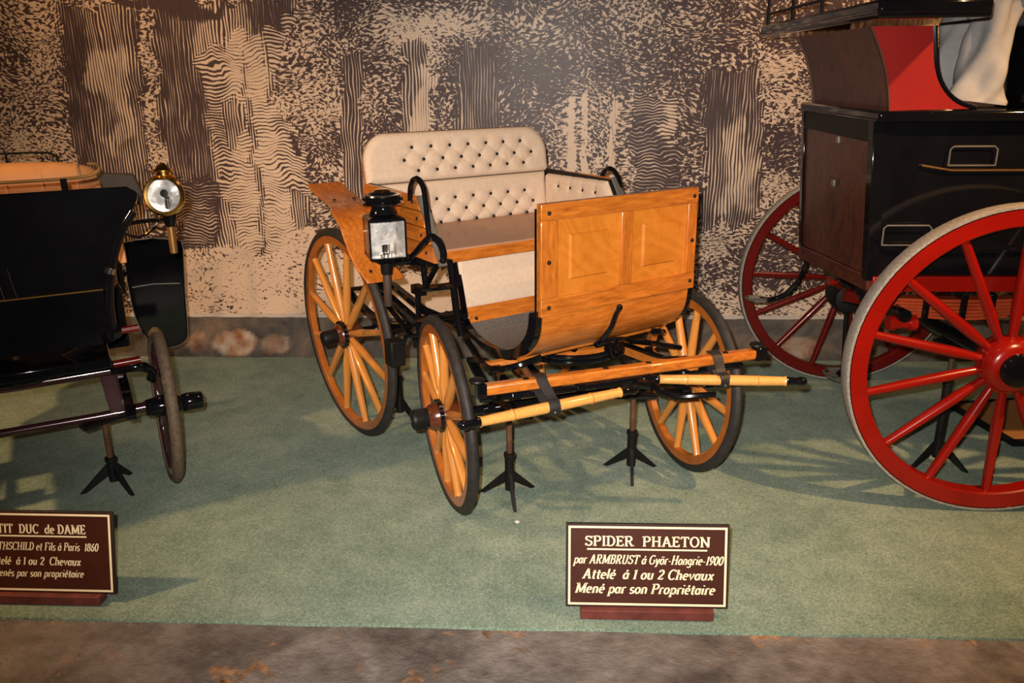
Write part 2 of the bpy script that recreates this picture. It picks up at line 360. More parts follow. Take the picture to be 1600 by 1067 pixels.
def build_wall():
    x0, x1, z1 = -5.0, 5.0, 3.4; st = 0.0165
    nx = int((x1-x0)/st); nz = int((z1-WALL_Z0)/st)
    xs = np.linspace(x0, x1, nx+1); zs = np.linspace(WALL_Z0, z1, nz+1)
    X, Z = np.meshgrid(xs, zs)
    tone = 0.64 + 0.34*(soft_noise(X, Z, 0.33, 3)-0.5) + 0.26*(soft_noise(X, Z, 0.12, 5)-0.5)
    bark = np.zeros_like(X); hor = np.zeros_like(X)
    tone = np.where(X < -2.6, tone - 0.06, tone)
    wob = 0.05*(soft_noise(X, Z, 0.11, 9)-0.5) + 0.05*(soft_noise(X, Z, 0.045, 21)-0.5); wob2 = 0.10*(soft_noise(X, Z, 0.09, 23)-0.5) + 0.06*(soft_noise(X, Z, 0.04, 29)-0.5)
    for nm, poly, t, b, h, f in MURAL:
        d = poly_dist(X+wob*(0.3 if f < 0.011 else 1), Z+wob2*(0.3 if f < 0.011 else 1), poly); w = np.clip(d/f + 0.5, 0, 1)
        tv = t + 0.22*(soft_noise(X, Z, 0.10, 11)-0.5)*(0.2 < t < 0.9) + 0.05*(soft_noise(X, Z, 0.05, 12)-0.5)
        tone = tone*(1-w) + tv*w; bark = bark*(1-w) + b*w; hor = hor*(1-w) + h*w
    n = nx+1
    V = np.stack([X.ravel(), np.zeros(X.size), Z.ravel()], 1)
    i = np.arange(nx)[None, :] + n*np.arange(nz)[:, None]; i = i.ravel()
    F = np.stack([i, i+1, i+1+n, i+n], 1)
    me = bpy.data.meshes.new('wall_back'); me.from_pydata(V.tolist(), [], F.tolist()); me.update()
    for nm, arr in (('tone', tone), ('bark', bark), ('hatch', hor)):
        a = me.attributes.new(nm, 'FLOAT', 'POINT'); a.data.foreach_set('value', arr.ravel().astype(np.float32))
    m = bpy.data.materials.new('engraved_forest_wallpaper'); m.use_nodes = True; t = NT(m)
    warp = t.new('ShaderNodeTexNoise'); warp.inputs['Scale'].default_value = 3.2; warp.inputs['Detail'].default_value = 1
    base = t.coords(); t.l(base, warp.inputs['Vector'])
    ad = t.new('ShaderNodeVectorMath', operation='MULTIPLY_ADD'); t.l(warp.outputs['Color'], ad.inputs[0])
    ad.inputs[1].default_value = (0.22, 0, 0.22); t.l(base, ad.inputs[2])
    def pat(scale, rot, sc, det, dist, src):
        mp = t.new('ShaderNodeMapping'); mp.inputs['Rotation'].default_value = rot; mp.inputs['Scale'].default_value = scale
        t.l(src, mp.inputs['Vector']); return t.noise(mp.outputs['Vector'], sc, det, 0.45, dist)
    def uni(n, g): return t.math('ADD', t.math('MULTIPLY', t.math('SUBTRACT', n, 0.5), g), 0.5)
    leaf = t.mixf(t.math('MULTIPLY', t.math('SUBTRACT', t.noise(base, 1.7, 1), 0.4), 5.0, True),
                  pat((1.0, 1, 1.7), (0, 0.8, 0), 43, 1.5, 0.7, ad.outputs[0]),
                  pat((1.0, 1, 1.7), (0, -0.7, 0), 43, 1.5, 0.7, ad.outputs[0]))
    leaf = uni(leaf, 2.7)
    sx = t.new('ShaderNodeSeparateXYZ'); t.l(base, sx.inputs[0])
    def lines(coord, freq, wv, wscale, wamp, brk):
        ph_ = t.math('ADD', t.math('MULTIPLY', coord, freq), t.math('MULTIPLY', pat(wv, (0, 0, 0), wscale, 2.5, 0.3, base), wamp))
        s_ = t.math('ABSOLUTE', t.math('SUBTRACT', t.math('FRACT', ph_), 0.5))      # triangle 0..0.5
        return t.math('ADD', t.math('MULTIPLY', s_, 1.6), t.math('MULTIPLY', t.math('SUBTRACT', brk, 0.36), 0.6))
    sp = lines(sx.outputs['X'], 54.0, (1, 1, 0.35), 7, 4.0, pat((1, 1, 0.10), (0, 0, 0), 50, 1.5, 0.5, base))
    hp = lines(sx.outputs['Z'], 46.0, (1, 1, 0.6), 5, 9.0, pat((0.3, 1, 1), (0, 0.1, 0), 34, 1.5, 0.6, base))
    n0 = t.mixf(t.attr('bark'), leaf, sp); n0 = t.mixf(t.attr('hatch'), n0, hp)
    ink = t.math('ADD', t.math('MULTIPLY', t.math('SUBTRACT', t.attr('tone'), n0), 5.5), 0.5, True)
    paper = t.ramp(t.noise(base, 2.0, 3), [(0.3, (0.56, 0.415, 0.305)), (0.7, (0.66, 0.50, 0.375))])
    t.l(t.mix(ink, paper, (0.062, 0.040, 0.040)), t.b.inputs['Base Color'])
    t.b.inputs['Roughness'].default_value = 0.38; t.b.inputs['Specular IOR Level'].default_value = 0.18
    t.bump(t.noise(base, 4.0, 3), 0.25, 0.02)
    me.materials.append(m)
    o = link('wall_back', me); o.location = (0, WALL_Y, 0); struct(o)
build_wall()

def stone_mat(name, cols, scale, bump):
    m = bpy.data.materials.new(name); m.use_nodes = True; t = NT(m); v = t.coords()
    f = t.noise(v, scale, 5, 0.6, 0.6); t.l(t.ramp(f, cols), t.b.inputs['Base Color'])
    t.b.inputs['Roughness'].default_value = 0.75; t.bump(t.noise(v, scale*2.5, 5, 0.6), bump, 0.03); return m

def build_plinth():
    """rough rock footing between wallpaper and carpet"""
    nx, nz = 420, 16; vs = []; fs = []; pale = []
    for j in range(nz+1):
        for i in range(nx+1):
            x = -5 + 10*i/nx; t = j/nz; z = -0.02 + (WALL_Z0+0.02)*t
            prof = 0.09*(1-t)**1.3 + 0.012
            bulge = 0.07*max(0, mnoise.noise((x*2.6, z*4, 3.1)))*math.sin(PI*min(1, max(0, 0.9*(1-t)+0.05))) + 0.012*mnoise.noise((x*14, z*18, 1.0))
            vs.append((x, WALL_Y - (prof + bulge)*(1 if j < nz else 0.4), z))
            s = 0.0
            for cx, cz, rx, rz, a in ((-2.11, 0.085, 0.15, 0.08, 1.0), (-2.37, 0.09, 0.08, 0.06, 0.45), (-1.83, 0.08, 0.10, 0.06, 0.55), (1.62, 0.07, 0.13, 0.07, 0.5), (0.75, 0.07, 0.12, 0.05, 0.4)):
                q = ((x-cx)/rx)**2 + ((z-cz)/rz)**2
                s = max(s, a*max(0, min(1, (1.25-q)*2 + mnoise.noise((x*20, z*20, 0)))))
            pale.append(s)
    n = nx+1
    for j in range(nz):
        for i in range(nx): a = j*n+i; fs.append((a, a+1, a+1+n, a+n))
    me = bpy.data.meshes.new('baseboard_back'); me.from_pydata(vs, [], fs); me.update()
    for p in me.polygons: p.use_smooth = True
    a = me.attributes.new('pale', 'FLOAT', 'POINT'); a.data.foreach_set('value', pale)
    m = stone_mat('dark_rock_footing', [(0.3, (0.035, 0.030, 0.026)), (0.55, (0.085, 0.07, 0.058)), (0.72, (0.16, 0.11, 0.075))], 6, 0.5)
    t = NT(m); base = t.b.inputs['Base Color'].links[0].from_socket
    pl = t.ramp(t.noise(t.coords(), 9, 4), [(0.35, (0.25, 0.085, 0.03)), (0.5, (0.42, 0.25, 0.15)), (0.65, (0.52, 0.42, 0.33))])
    t.l(t.mix(t.attr('pale'), base, pl), t.b.inputs['Base Color'])
    me.materials.append(m); struct(link('baseboard_back', me))
build_plinth()
e = struct(obj('trim_1', MB().box(-5, 5, WALL_Y-0.008, WALL_Y, WALL_Z0-0.004, WALL_Z0+0.022), mat('pale_wallpaper_border', (0.50, 0.42, 0.36), 0.6)))

def build_floor():
    m = bpy.data.materials.new('mottled_stone_floor'); m.use_nodes = True; t = NT(m); v = t.coords()
    grey = t.ramp(t.math('ADD', t.math('MULTIPLY', t.noise(v, 3.0, 3, 0.6, 0.4), 0.62), t.math('MULTIPLY', t.noise(v, 14, 8, 0.7, 0.2), 0.38)), [(0.36, (0.075, 0.062, 0.057)), (0.5, (0.165, 0.145, 0.135)), (0.64, (0.27, 0.243, 0.232))])
    rust = t.ramp(t.noise(v, 17, 5, 0.6, 0.5), [(0.35, (0.10, 0.05, 0.022)), (0.62, (0.42, 0.235, 0.125))])
    k = t.math('MULTIPLY', t.math('SUBTRACT', t.noise(t.coords((1, 1, 1), (0, 0, 0.5)), 4.6, 6, 0.66, 0.25), 0.575), 14, True)
    t.l(t.mix(k, grey, rust), t.b.inputs['Base Color'])
    t.b.inputs['Roughness'].default_value = 0.5
    t.bump(t.noise(v, 12, 8, 0.66, 0.2), 0.7, 0.03)
    struct(obj('floor', MB().box(-5, 5, -2.0, 5.4, -0.2, -0.012), m))
build_floor()
mc = mat('dark_ceiling_plaster', (0.10, 0.085, 0.07), 0.9)
struct(obj('ceiling', MB().box(-5, 5, -2.0, 5.4, 3.4, 3.5), mc))

def build_carpet():
    m = bpy.data.materials.new('green_grass_carpet_pile'); m.use_nodes = True; t = NT(m); v = t.coords()
    big = t.noise(v, 1.6, 4, 0.6); mid = t.noise(v, 9, 3); fine = t.math('ADD', t.math('MULTIPLY', t.math('SUBTRACT', t.noise(v, 130, 3, 0.85), 0.5), 1.7), 0.5)
    f = t.math('ADD', t.math('MULTIPLY', big, 0.40), t.math('ADD', t.math('MULTIPLY', mid, 0.20), t.math('MULTIPLY', fine, 0.60)))
    t.l(t.ramp(f, [(0.38, (0.070, 0.130, 0.090)), (0.60, (0.205, 0.295, 0.225)), (0.82, (0.42, 0.50, 0.42))]), t.b.inputs['Base Color'])
    t.b.inputs['Roughness'].default_value = 0.95; t.b.inputs['Specular IOR Level'].default_value = 0.1
    t.b.inputs['Sheen Weight'].default_value = 0.15
    t.bump(t.noise(v, 300, 2, 0.7), 0.8, 0.006)
    nx = 200; vs = []; fs = []
    for i in range(nx+1):
        x = -4.6 + 9.2*i/nx; w = 0.006*mnoise.noise((x*3, 0, 0)); yb = 5.22
        vs += [(x, 2.398+w, -0.012), (x, 2.402+w, -0.004), (x, 3.4, -0.004), (x, yb, -0.004), (x, yb, -0.012)]
    for i in range(nx):
        for k in range(4): a = i*5+k; fs.append((a, a+5, a+6, a+1))
    me = bpy.data.meshes.new('carpet'); me.from_pydata(vs, [], fs); me.update(); me.materials.append(m)
    o = link('carpet', me); o['label'] = 'green artificial grass carpet lying under the three carriages'; o['category'] = 'carpet'
    vs = []; fs = []
    for i in range(26000):
        x = random.uniform(-2.3, 2.0); y = 2.398 + 0.006*mnoise.noise((x*3, 0, 0)) + abs(random.gauss(0, 0.035))-0.002; h = random.uniform(-0.003, 0.0)
        a = random.uniform(0, PI); w = 0.0012; dx, dy = w*math.cos(a), w*math.sin(a); lx, ly = random.gauss(0, 0.003), random.gauss(-0.001, 0.003)
        n = len(vs); vs += [(x-dx, y-dy, -0.009), (x+dx, y+dy, -0.009), (x+lx, y+ly, h)]; fs.append((n, n+1, n+2))
    me = bpy.data.meshes.new('pile_fringe'); me.from_pydata(vs, [], fs); me.materials.append(mat('grass_blade_green', (0.20, 0.29, 0.20), 0.9, 0, 0.1, 0, 0.4, 60))
    g = link('pile_fringe', me, o); g['kind'] = 'stuff'
build_carpet()

# ------------------------------------------------------------------ wheels shared by the carriages
_cache = {}
def cached(key, fn):
    if key not in _cache: _cache[key] = fn()
    return _cache[key]
def make_wheel(parent, m4, key, R, tyre_t, fel_t, wd, nsp, phase, sr, hub, mats):
    """local Y points outward from the carriage"""
    ro = R - tyre_t; ri = ro - fel_t; h = wd/2; c = 0.006
    def rim():
        b = MB(); b.ring([(ri+c, -h), (ro, -h), (ro, h), (ri+c, h), (ri, h-c), (ri, -h+c)]); return mesh('wheel_rim', b, mats['rim'], 35)
    def tyre():
        b = MB(); t = tyre_t
        if hub.get('flat'):
            b.ring([(ro-0.004, -h), (R-0.002, -h), (R, -h+0.004), (R, h-0.004), (R-0.002, h), (ro-0.004, h)]); return mesh('tyre', b, mats['tyre'], 35)
        b.ring([(ro-0.006, -h-0.004), (ro+0.35*t, -h-0.006), (ro+0.75*t, -h*0.82), (R-0.04*t, -h*0.42), (R, 0), (R-0.04*t, h*0.42), (ro+0.75*t, h*0.82), (ro+0.35*t, h+0.006), (ro-0.006, h+0.004)])
        return mesh('tyre', b, mats['tyre'], 50)
    def spoke():
        b = MB(); n = 8; L = ri + 0.004; r0 = hub['r']*0.75
        prof = [(r0, sr*0.72), (r0+(L-r0)*0.1, sr*0.8), (r0+(L-r0)*0.3, sr*1.08), (r0+(L-r0)*0.65, sr*0.95), (L-0.02, sr*0.84), (L, sr*0.9)]
        vs = []
        for z, r in prof:
            for k in range(n): t = 2*PI*k/n; vs.append((r*math.cos(t), 1.12*r*math.sin(t), z))
        m = len(prof); fs = [(i*n+k, i*n+(k+1) % n, (i+1)*n+(k+1) % n, (i+1)*n+k) for i in range(m-1) for k in range(n)]
        b.add(vs, fs); return mesh('spoke', b, mats['spoke'], 60)
    w = link('wheel', cached(key+'rim', rim), parent, m4)
    link('tyre', cached(key+'tyre', tyre), w)
    sm = cached(key+'spoke', spoke)
    for k in range(nsp):
        a = math.radians(phase + 360.0*k/nsp)
        link('spoke', sm, w, Matrix.Rotation(PI/2 - a, 4, 'Y'))
    hr = hub['r']; o0, o1 = hub['nave']; e = hub['end']; cr = hub['cap_r']
    link('hub', cached(key+'hub', lambda: mesh('hub', MB().lathe([(o0, hr*0.7), (o0+0.01, hr*0.8), (-0.022, hr), (0.022, hr), (o1*0.55+0.008, hr*0.93), (o1*0.8, hr*0.86), (o1, hr*0.72)], (0,0,0), (0,1,0), 28), mats['nave'], 50)), w)
    link('hub_band', cached(key+'band', lambda: mesh('hub_band', MB().lathe([(0.020, hr*1.0), (0.020, hr*hub.get('flange', 1.16)), (0.034, hr*hub.get('flange', 1.16)), (0.036, hr*0.9)], (0,0,0), (0,1,0), 28), mats['band'], 50)), w)
    def cap():
        b = MB().lathe([(o1-0.004, cr*0.9), (o1+0.004, cr), (e-0.012, cr), (e-0.004, cr*0.93), (e, cr*0.7), (e+0.001, cr*0.3)], (0,0,0), (0,1,0), 28)
        for k in range(hub.get('knurl', 0)):
            t = 2*PI*k/hub['knurl']; x, z = cr*math.cos(t), cr*math.sin(t)
            b.tube([(x, o1+0.012, z), (x, e-0.016, z)], 0.0028, 5)
        return mesh('hub_cap', b, mats['cap'], 40)
    link('hub_cap', cached(key+'cap', cap), w)
    if hub.get('tip'):
        link('hub_tip', cached(key+'tip', lambda: mesh('hub_tip', MB().dome((0, e, 0), (0,1,0), cr*0.24, 0.006), M['steel'], 50)), w)
    return w
def wheel_matrix(pos, fwd, left, side, camber):
    """pos: ground contact; fwd, left: unit vectors; side -1 right / +1 left"""
    fwd, left = Vector(fwd), Vector(left); z = Vector((0,0,1))
    up = (z*math.cos(camber) + left*side*math.sin(camber)).normalized()
    out = (left*side*math.cos(camber) - z*math.sin(camber)).normalized()
    X = out.cross(up)
    return X, out, up

# ------------------------------------------------------------------ the spider phaeton
TH = -0.93515679
ph = thing('phaeton_carriage', 'orange varnished open carriage with buttoned beige seat and wooden dashboard', 'carriage', (-0.56371, 4.3533, 0.001), TH)
PHM = {'rim': M['oak_wheel'], 'tyre': M['rubber'], 'spoke': M['oak_spoke'], 'nave': M['nave_wood'], 'band': M['black'], 'cap': M['black_matte']}
STEER = -0.25526; WB = 1.11908; CAMB = 0.0432
sf = Vector((math.cos(STEER), math.sin(STEER), 0)); sl = Vector((-math.sin(STEER), math.cos(STEER), 0))
def SP(a, b, z): return Vector((WB, 0, 0)) + sf*a + sl*b + Vector((0, 0, z))
HUB_R = dict(r=0.062, nave=(-0.070, 0.060), end=0.135, cap_r=0.037)
HUB_F = dict(r=0.062, nave=(-0.070, 0.078), end=0.148, cap_r=0.042, knurl=40, tip=True)
for side, ph_r in ((-1, 165.0), (1, 15.0)):
    X, out, up = wheel_matrix(None, (1,0,0), (0,1,0), side, CAMB)
    g = Vector((0, side*1.11616/2, 0)); make_wheel(ph, axes(X, out, up, g + up*0.54), 'phr', 0.54, 0.031, 0.048, 0.034, 12, ph_r, 0.0185, HUB_R, PHM)
for side, ph_r in ((-1, 160.0), (1, 25.0)):
    X, out, up = wheel_matrix(None, sf, sl, side, CAMB)
    g = SP(0, side*1.12275/2, 0); make_wheel(ph, axes(X, out, up, g + up*0.42568), 'phf', 0.42568, 0.031, 0.050, 0.034, 12, ph_r, 0.0185, HUB_F, PHM)

# dashboard: framed oak board with two raised panels
XD = 1.43
def dash():
    w, z0, z1 = 0.395, 0.928, 1.348
    d = obj('dashboard', MB().box(XD-0.028, XD-0.014, -w, w, z0, z1), M['oak_y'], ph)
    obj('top_rail', MB().box(XD-0.02, XD, -w, w, z1-0.062, z1), M['oak_y'], d, 0.003)
    obj('bottom_rail', MB().box(XD-0.02, XD, -w, w, z0, z0+0.068), M['oak_y'], d, 0.003)
    zz0, zz1 = z0+0.068, z1-0.062
    for a, b in ((-w, -w+0.078), (-0.012, 0.046), (w-0.052, w)):
        obj('stile', MB().box(XD-0.02, XD-0.001, a, b, zz0, zz1), M['oak_z'], d, 0.003)
    for a, b in ((-w+0.078, -0.012), (0.046, w-0.052)):
        m_ = 0.058; x0, x1, x2 = XD-0.014, XD-0.010, XD-0.004; pan = MB()
        L0 = [(x1, a, zz0), (x1, b, zz0), (x1, b, zz1), (x1, a, zz1)]
        L1 = [(x1-0.003, a+m_, zz0+m_), (x1-0.003, b-m_, zz0+m_), (x1-0.003, b-m_, zz1-m_), (x1-0.003, a+m_, zz1-m_)]
        k = m_+0.007
        L2 = [(x2, a+k, zz0+k), (x2, b-k, zz0+k), (x2, b-k, zz1-k), (x2, a+k, zz1-k)]
        fs = []
        for q in range(2): fs += [(q*4+i, q*4+(i+1) % 4, (q+1)*4+(i+1) % 4, (q+1)*4+i) for i in range(4)]
        pan.add(L0+L1+L2, fs+[(8,9,10,11)]); obj('raised_panel', pan, M['oak_panel'], d, 0, 20)
    for y in (-w+0.035, w-0.025):
        for z in (z0+0.034, (z0+z1)/2-0.005, z1-0.034):
            obj('bolt', MB().dome((XD, y, z), (1,0,0), 0.0085, 0.008), M['black_matte'], d)
    for a in (-w, w-0.03): obj('dashboard_back_iron', MB().box(XD-0.042, XD-0.028, a, a+0.03, z0-0.01, z1-0.02), M['black'], ph)
dash()

OUTER = [(1.412, 0.95), (1.405, 0.87), (1.378, 0.81), (1.31, 0.748), (1.20, 0.706), (1.05, 0.702), (0.93, 0.735), (0.865, 0.80), (0.835, 0.93), (0.79, 1.05)]
INNER = [(1.372, 0.93), (1.355, 0.87), (1.325, 0.82), (1.262, 0.768), (1.165, 0.735), (1.06, 0.728), (0.955, 0.742), (0.885, 0.775)]
def curve2(pts, y, k=6): return smooth_path([(x, y, z) for x, z in pts], k)
def tub():
    for s in (-1, 1):
        o = curve2(OUTER, s*0.405); inn = curve2([(1.366, 0.935)] + INNER[1:] + [(0.862, 0.83), (0.825, 0.95), (0.775, 1.05)], s*0.405)
        b = MB(); m = min(len(o), len(inn))
        for i in range(m-1):
            q = [o[i], o[i+1], inn[min(i+1, len(inn)-1)], inn[i]]
            d = Vector((0, -s*0.028, 0)); b.hexa([q[0], q[1], q[2], q[3], q[0]+d, q[1]+d, q[2]+d, q[3]+d])
        obj('side_iron', b, M['black'], ph)
    fp = [p for p in curve2(OUTER, 0) if p.x > 1.24 and p.z < 0.95]
    obj('front_panel', MB().strip(fp, (0, 0.376, 0), 0.010), M['oak_y'], ph)
    obj('front_moulding', MB().tube([fp[-1] + Vector((0.006, y, -0.004)) for y in (-0.376, 0, 0.376)], 0.011, 8), M['oak_y'], ph)
    un = [p for p in curve2(OUTER, 0) if p.x <= 1.26 and p.z < 0.78]
    obj('floor_board', MB().strip(un, (0, 0.376, 0), 0.012), M['black'], ph)
    obj('foot_mat', MB().strip(curve2(INNER, 0), (0, 0.375, 0), 0.006), M['mat_grey'], ph)
    t = obj('toe_board', MB().strip([(0.888, 0, 0.765), (0.852, 0, 0.832)], (0, 0.376, 0), 0.014), M['oak_y'], ph)
    obj('bolt', MB().dome((0.885, -0.345, 0.79), (0.9, 0, 0.45), 0.008), M['black_matte'], t)
    # hanging cloth below the seat rail
    b = MB(); nx, nz = 40, 14; vs = []; fs = []
    for j in range(nz+1):
        for i in range(nx+1):
            y = -0.385 + 0.77*i/nx; f = j/nz; z = 0.826 + 0.222*f
            x = 0.850 - 0.045*f + 0.003*mnoise.noise((y*6, z*5, 0)) - 0.012*math.exp(-((z-0.83)/0.02)**2)*abs(mnoise.noise((y*5, 0, 2)))
            vs.append((x, y, z - (0.008*mnoise.noise((y*4, 1, 0)) if j == 0 else 0)))
    for j in range(nz):
        for i in range(nx): a = j*(nx+1)+i; fs.append((a, a+1, a+nx+2, a+nx+1))
    b.add(vs, fs); o = obj('seat_skirt', b, M['fabric'], ph); md = o.modifiers.new('thick', 'SOLIDIFY'); md.thickness = 0.006
    obj('brace_hook', MB().tube(smooth_path([(1.438, -0.02, 0.905), (1.432, -0.03, 0.885), (1.418, -0.045, 0.825), (1.365, -0.045, 0.765), (1.31, -0.01, 0.73)], 5), [0.011]*21, 8).dome((1.438, -0.02, 0.91), (1,0,0), 0.015), M['black'], ph)
tub()

# seat
def seat():
    r = obj('seat_rail', MB().box(0.80, 0.842, -0.475, 0.475, 1.036, 1.088), M['oak_y'], ph, 0.006)
    for y in (-0.40, -0.35, -0.2, -0.05, 0.1, 0.25, 0.4):
        obj('pin', MB().dome((0.842, y, 1.062), (1,0,0), 0.0035, 0.003, 6), M['brass'], r)
    obj('seat_board', MB().box(0.22, 0.838, -0.478, 0.478, 1.072, 1.094), M['seat_board'], ph, 0.008)
    obj('seat_frame', MB().box(0.24, 0.80, -0.47, -0.43, 1.02, 1.072).box(0.24, 0.80, 0.43, 0.47, 1.02, 1.072).box(0.24, 0.28, -0.47, 0.47, 1.02, 1.072), M['black'], ph)
    def tuft(name, zlo, zhi, W, rc, xb, lean, rows, puff):
        B = np.array([(y, z) for z, ys in rows for y in ys])
        E = []
        for i in range(len(B)):
            for j in range(i+1, len(B)):
                dy, dz = abs(B[i]-B[j])
                if 0.02 < dz < 0.085 and dy < 0.085: E.append((B[i], B[j]))
        nu, nv = 168, 52; vs = []; fs = []
        for jv in range(nv+1):
            z = zlo + (zhi-zlo)*jv/nv; w = W
            if rc and z > zhi-rc: w = W-rc+math.sqrt(max(0, rc*rc-(z-(zhi-rc))**2))
            u = np.linspace(-1, 1, nu+1)*w; zz = np.full_like(u, z)
            edge = np.minimum(np.minimum(w-np.abs(u), zhi-z), z-zlo)
            if rc: 
                q = np.hypot(np.maximum(np.abs(u)-(W-rc), 0), max(z-(zhi-rc), 0)); edge = np.where((np.abs(u) > W-rc) & (z > zhi-rc), np.minimum(edge, rc-q), edge)
            hgt = puff*np.sqrt(np.clip(1-(1-np.clip(edge/0.035, 0, 1))**2, 0, 1))
            d = np.min(np.hypot(u[:, None]-B[None, :, 0], zz[:, None]-B[None, :, 1]), 1)
            hgt = hgt - 0.017*np.exp(-(d/0.018)**1.3)
            s = np.full_like(u, 9.0)
            for a, b_ in E:
                dv = b_-a; t = np.clip(((u-a[0])*dv[0]+(zz-a[1])*dv[1])/(dv@dv), 0, 1)
                s = np.minimum(s, np.hypot(u-a[0]-t*dv[0], zz-a[1]-t*dv[1]))
            hgt = hgt - 0.0042*np.exp(-(s/0.0055)**1.3)
            x = xb + lean*(z-zlo)
            vs += [(float(x+hh), float(uu), float(z)) for hh, uu in zip(hgt, u)]
        n = nu+1
        for j in range(nv):
            for i in range(nu): a = j*n+i; fs.append((a, a+1, a+1+n, a+n))
        me = bpy.data.meshes.new(name); me.from_pydata(vs, [], fs); me.update(); finish(me, 70); me.materials.append(M['fabric'])
        o = link(name, me, ph); md = o.modifiers.new('thick', 'SOLIDIFY'); md.thickness = 0.03; md.offset = -1
        bmesh_ = cached('button', lambda: mesh('button', MB().dome((0,0,0), (1,0,0), 0.0085, 0.006, 10), M['black_matte']))
        for (y, z) in B:
            link('button', bmesh_, o, Matrix.Translation((xb+lean*(z-zlo)+puff-0.014, y, z)))
        return o
    ys = lambda a, st, n: [a + st*k for k in range(n)]
    tuft('back_cushion', 1.300, 1.532, 0.522, 0.13, 0.205, -0.16, [(1.462, ys(-0.268, 0.1042, 7)), (1.404, ys(-0.315, 0.105, 8)), (1.352, ys(-0.245, 0.102, 7))], 0.032)
    tuft('lower_back_cushion', 1.086, 1.302, 0.50, 0, 0.235, -0.13, [(1.213, ys(-0.371, 0.1042, 8)), (1.156, ys(-0.408, 0.102, 9)), (1.099, ys(-0.357, 0.103, 8))], 0.030)
    back = MB(); pts = [(0.175, -0.49, 1.03), (0.175, 0.49, 1.03), (0.155, 0.505, 1.30)]
    pts += [(0.14, 0.375+0.13*math.cos(t), 1.388+0.13*math.sin(t)) for t in np.linspace(0, PI/2, 8)]
    pts += [(0.14, -0.375-0.13*math.sin(t), 1.388+0.13*math.cos(t)) for t in np.linspace(0, PI/2, 8)] + [(0.155, -0.505, 1.30)]
    back.prism(pts, (0.035, 0, 0)); obj('back_board', back, M['oak_y'], ph)
    for s in (-1, 1):
        zs = [1.312, 1.25, 1.187, 1.124, 1.055]
        fr = lambda z: 0.752 + (1.301-z)*0.70
        sp = None
        for i in range(4):
            zt, zb = zs[i], zs[i+1]; y0 = s*0.512; yo = s*(0.532+0.004*i); yp = s*(0.540+0.004*i)
            zb += 0.006; yp = s*(0.543+0.005*i); yo = s*(0.527+0.005*i)
            b = MB().hexa([(0.215, y0, zb), (fr(zb), y0, zb), (fr(zt), y0, zt), (0.20, y0, zt), (0.215, yp, zb+0.002), (fr(zb), yp, zb+0.002), (fr(zt), yo, zt), (0.20, yo, zt)])
            if sp is None: sp = obj('side_panel', MB().hexa([(0.21, s*0.50, 1.05), (0.92, s*0.50, 1.05), (0.745, s*0.50, 1.305), (0.20, s*0.50, 1.315), (0.21, s*0.513, 1.05), (0.92, s*0.513, 1.05), (0.745, s*0.513, 1.305), (0.20, s*0.513, 1.315)]), M['black_matte'], ph)
            obj('slat', b, M['oak_x'], sp, 0.003)
            for x in (fr((zt+zb)/2)-0.06, 0.45):
                obj('bolt', MB().dome((x, (yo+yp)/2, (zt+zb)/2), (0, s, 0), 0.008), M['black_matte'], sp)
        obj('edge_trim', MB().strip([(0.755, s*0.522, 1.315), (0.93, s*0.524, 1.05)], (0, 0.018, 0), 0.010), M['grey_trim'], sp)
        pad = MB(); q = [(0.24, 1.10), (0.86, 1.10), (0.735, 1.296), (0.24, 1.29)]; nn = 24; vs = []; fs = []
        for j in range(nn+1):
            for i in range(nn*2+1):
                u, v = i/(nn*2), j/nn
                x = (q[0][0]*(1-u)+q[1][0]*u)*(1-v) + (q[3][0]*(1-u)+q[2][0]*u)*v; z = (q[0][1]*(1-u)+q[1][1]*u)*(1-v) + (q[3][1]*(1-u)+q[2][1]*u)*v
                ed = min(u*0.6, (1-u)*0.6, v*0.2, (1-v)*0.2); hh = 0.024*math.sqrt(max(0, 1-(1-min(1, ed/0.03))**2))
                for bx in (0.36, 0.46, 0.56, 0.66):
                    dd = math.hypot(x-bx, z-1.235); hh -= 0.012*math.exp(-(dd/0.014)**1.4) + 0.004*math.exp(-((x-bx+0.1*(1.235-z))/0.006)**2)*(z > 1.235)
                vs.append((x, s*(0.50-hh), z))
        w2 = nn*2+1
        for j in range(nn):
            for i in range(nn*2): a = j*w2+i; fs.append((a, a+1, a+1+w2, a+w2))
        pd = obj('arm_cushion', pad.add(vs, fs), M['fabric'], ph)
        for bx in (0.36, 0.46, 0.56, 0.66):
            link('button', cached('button', None), pd, Matrix.Translation((bx, s*0.486, 1.235)) @ Matrix.Rotation(-s*PI/2, 4, 'Z'))
        hp = smooth_path([(0.69, s*0.538, 1.29), (0.692, s*0.536, 1.34), (0.715, s*0.534, 1.375), (0.762, s*0.534, 1.386), (0.808, s*0.536, 1.355), (0.83, s*0.54, 1.29), (0.848, s*0.545, 1.23), (0.862, s*0.548, 1.17)], 5)
        if s > 0: hp = [Vector((p.x-0.045, p.y, p.z-0.035)) for p in hp]
        obj('grab_handle', MB().tube(hp, 0.0115, 8), M['black'], ph)
        cp = smooth_path([(0.68, s*0.555, 1.035), (0.76, s*0.555, 1.085), (0.835, s*0.553, 1.137), (0.895, s*0.552, 1.168), (0.95, s*0.55, 1.158), (0.978, s*0.55, 1.12), (0.975, s*0.55, 1.085)], 4)
        hk = obj('seat_iron', MB().tube(cp, [0.012+0.004*math.sin(PI*i/(len(cp)-1)) for i in range(len(cp))], 8).dome((0.975, s*0.55, 1.085), (0.3, s*0.2, -1), 0.016), M['black'], ph)
        # iron trestle carrying the seat
        y = s*0.45; b = MB()
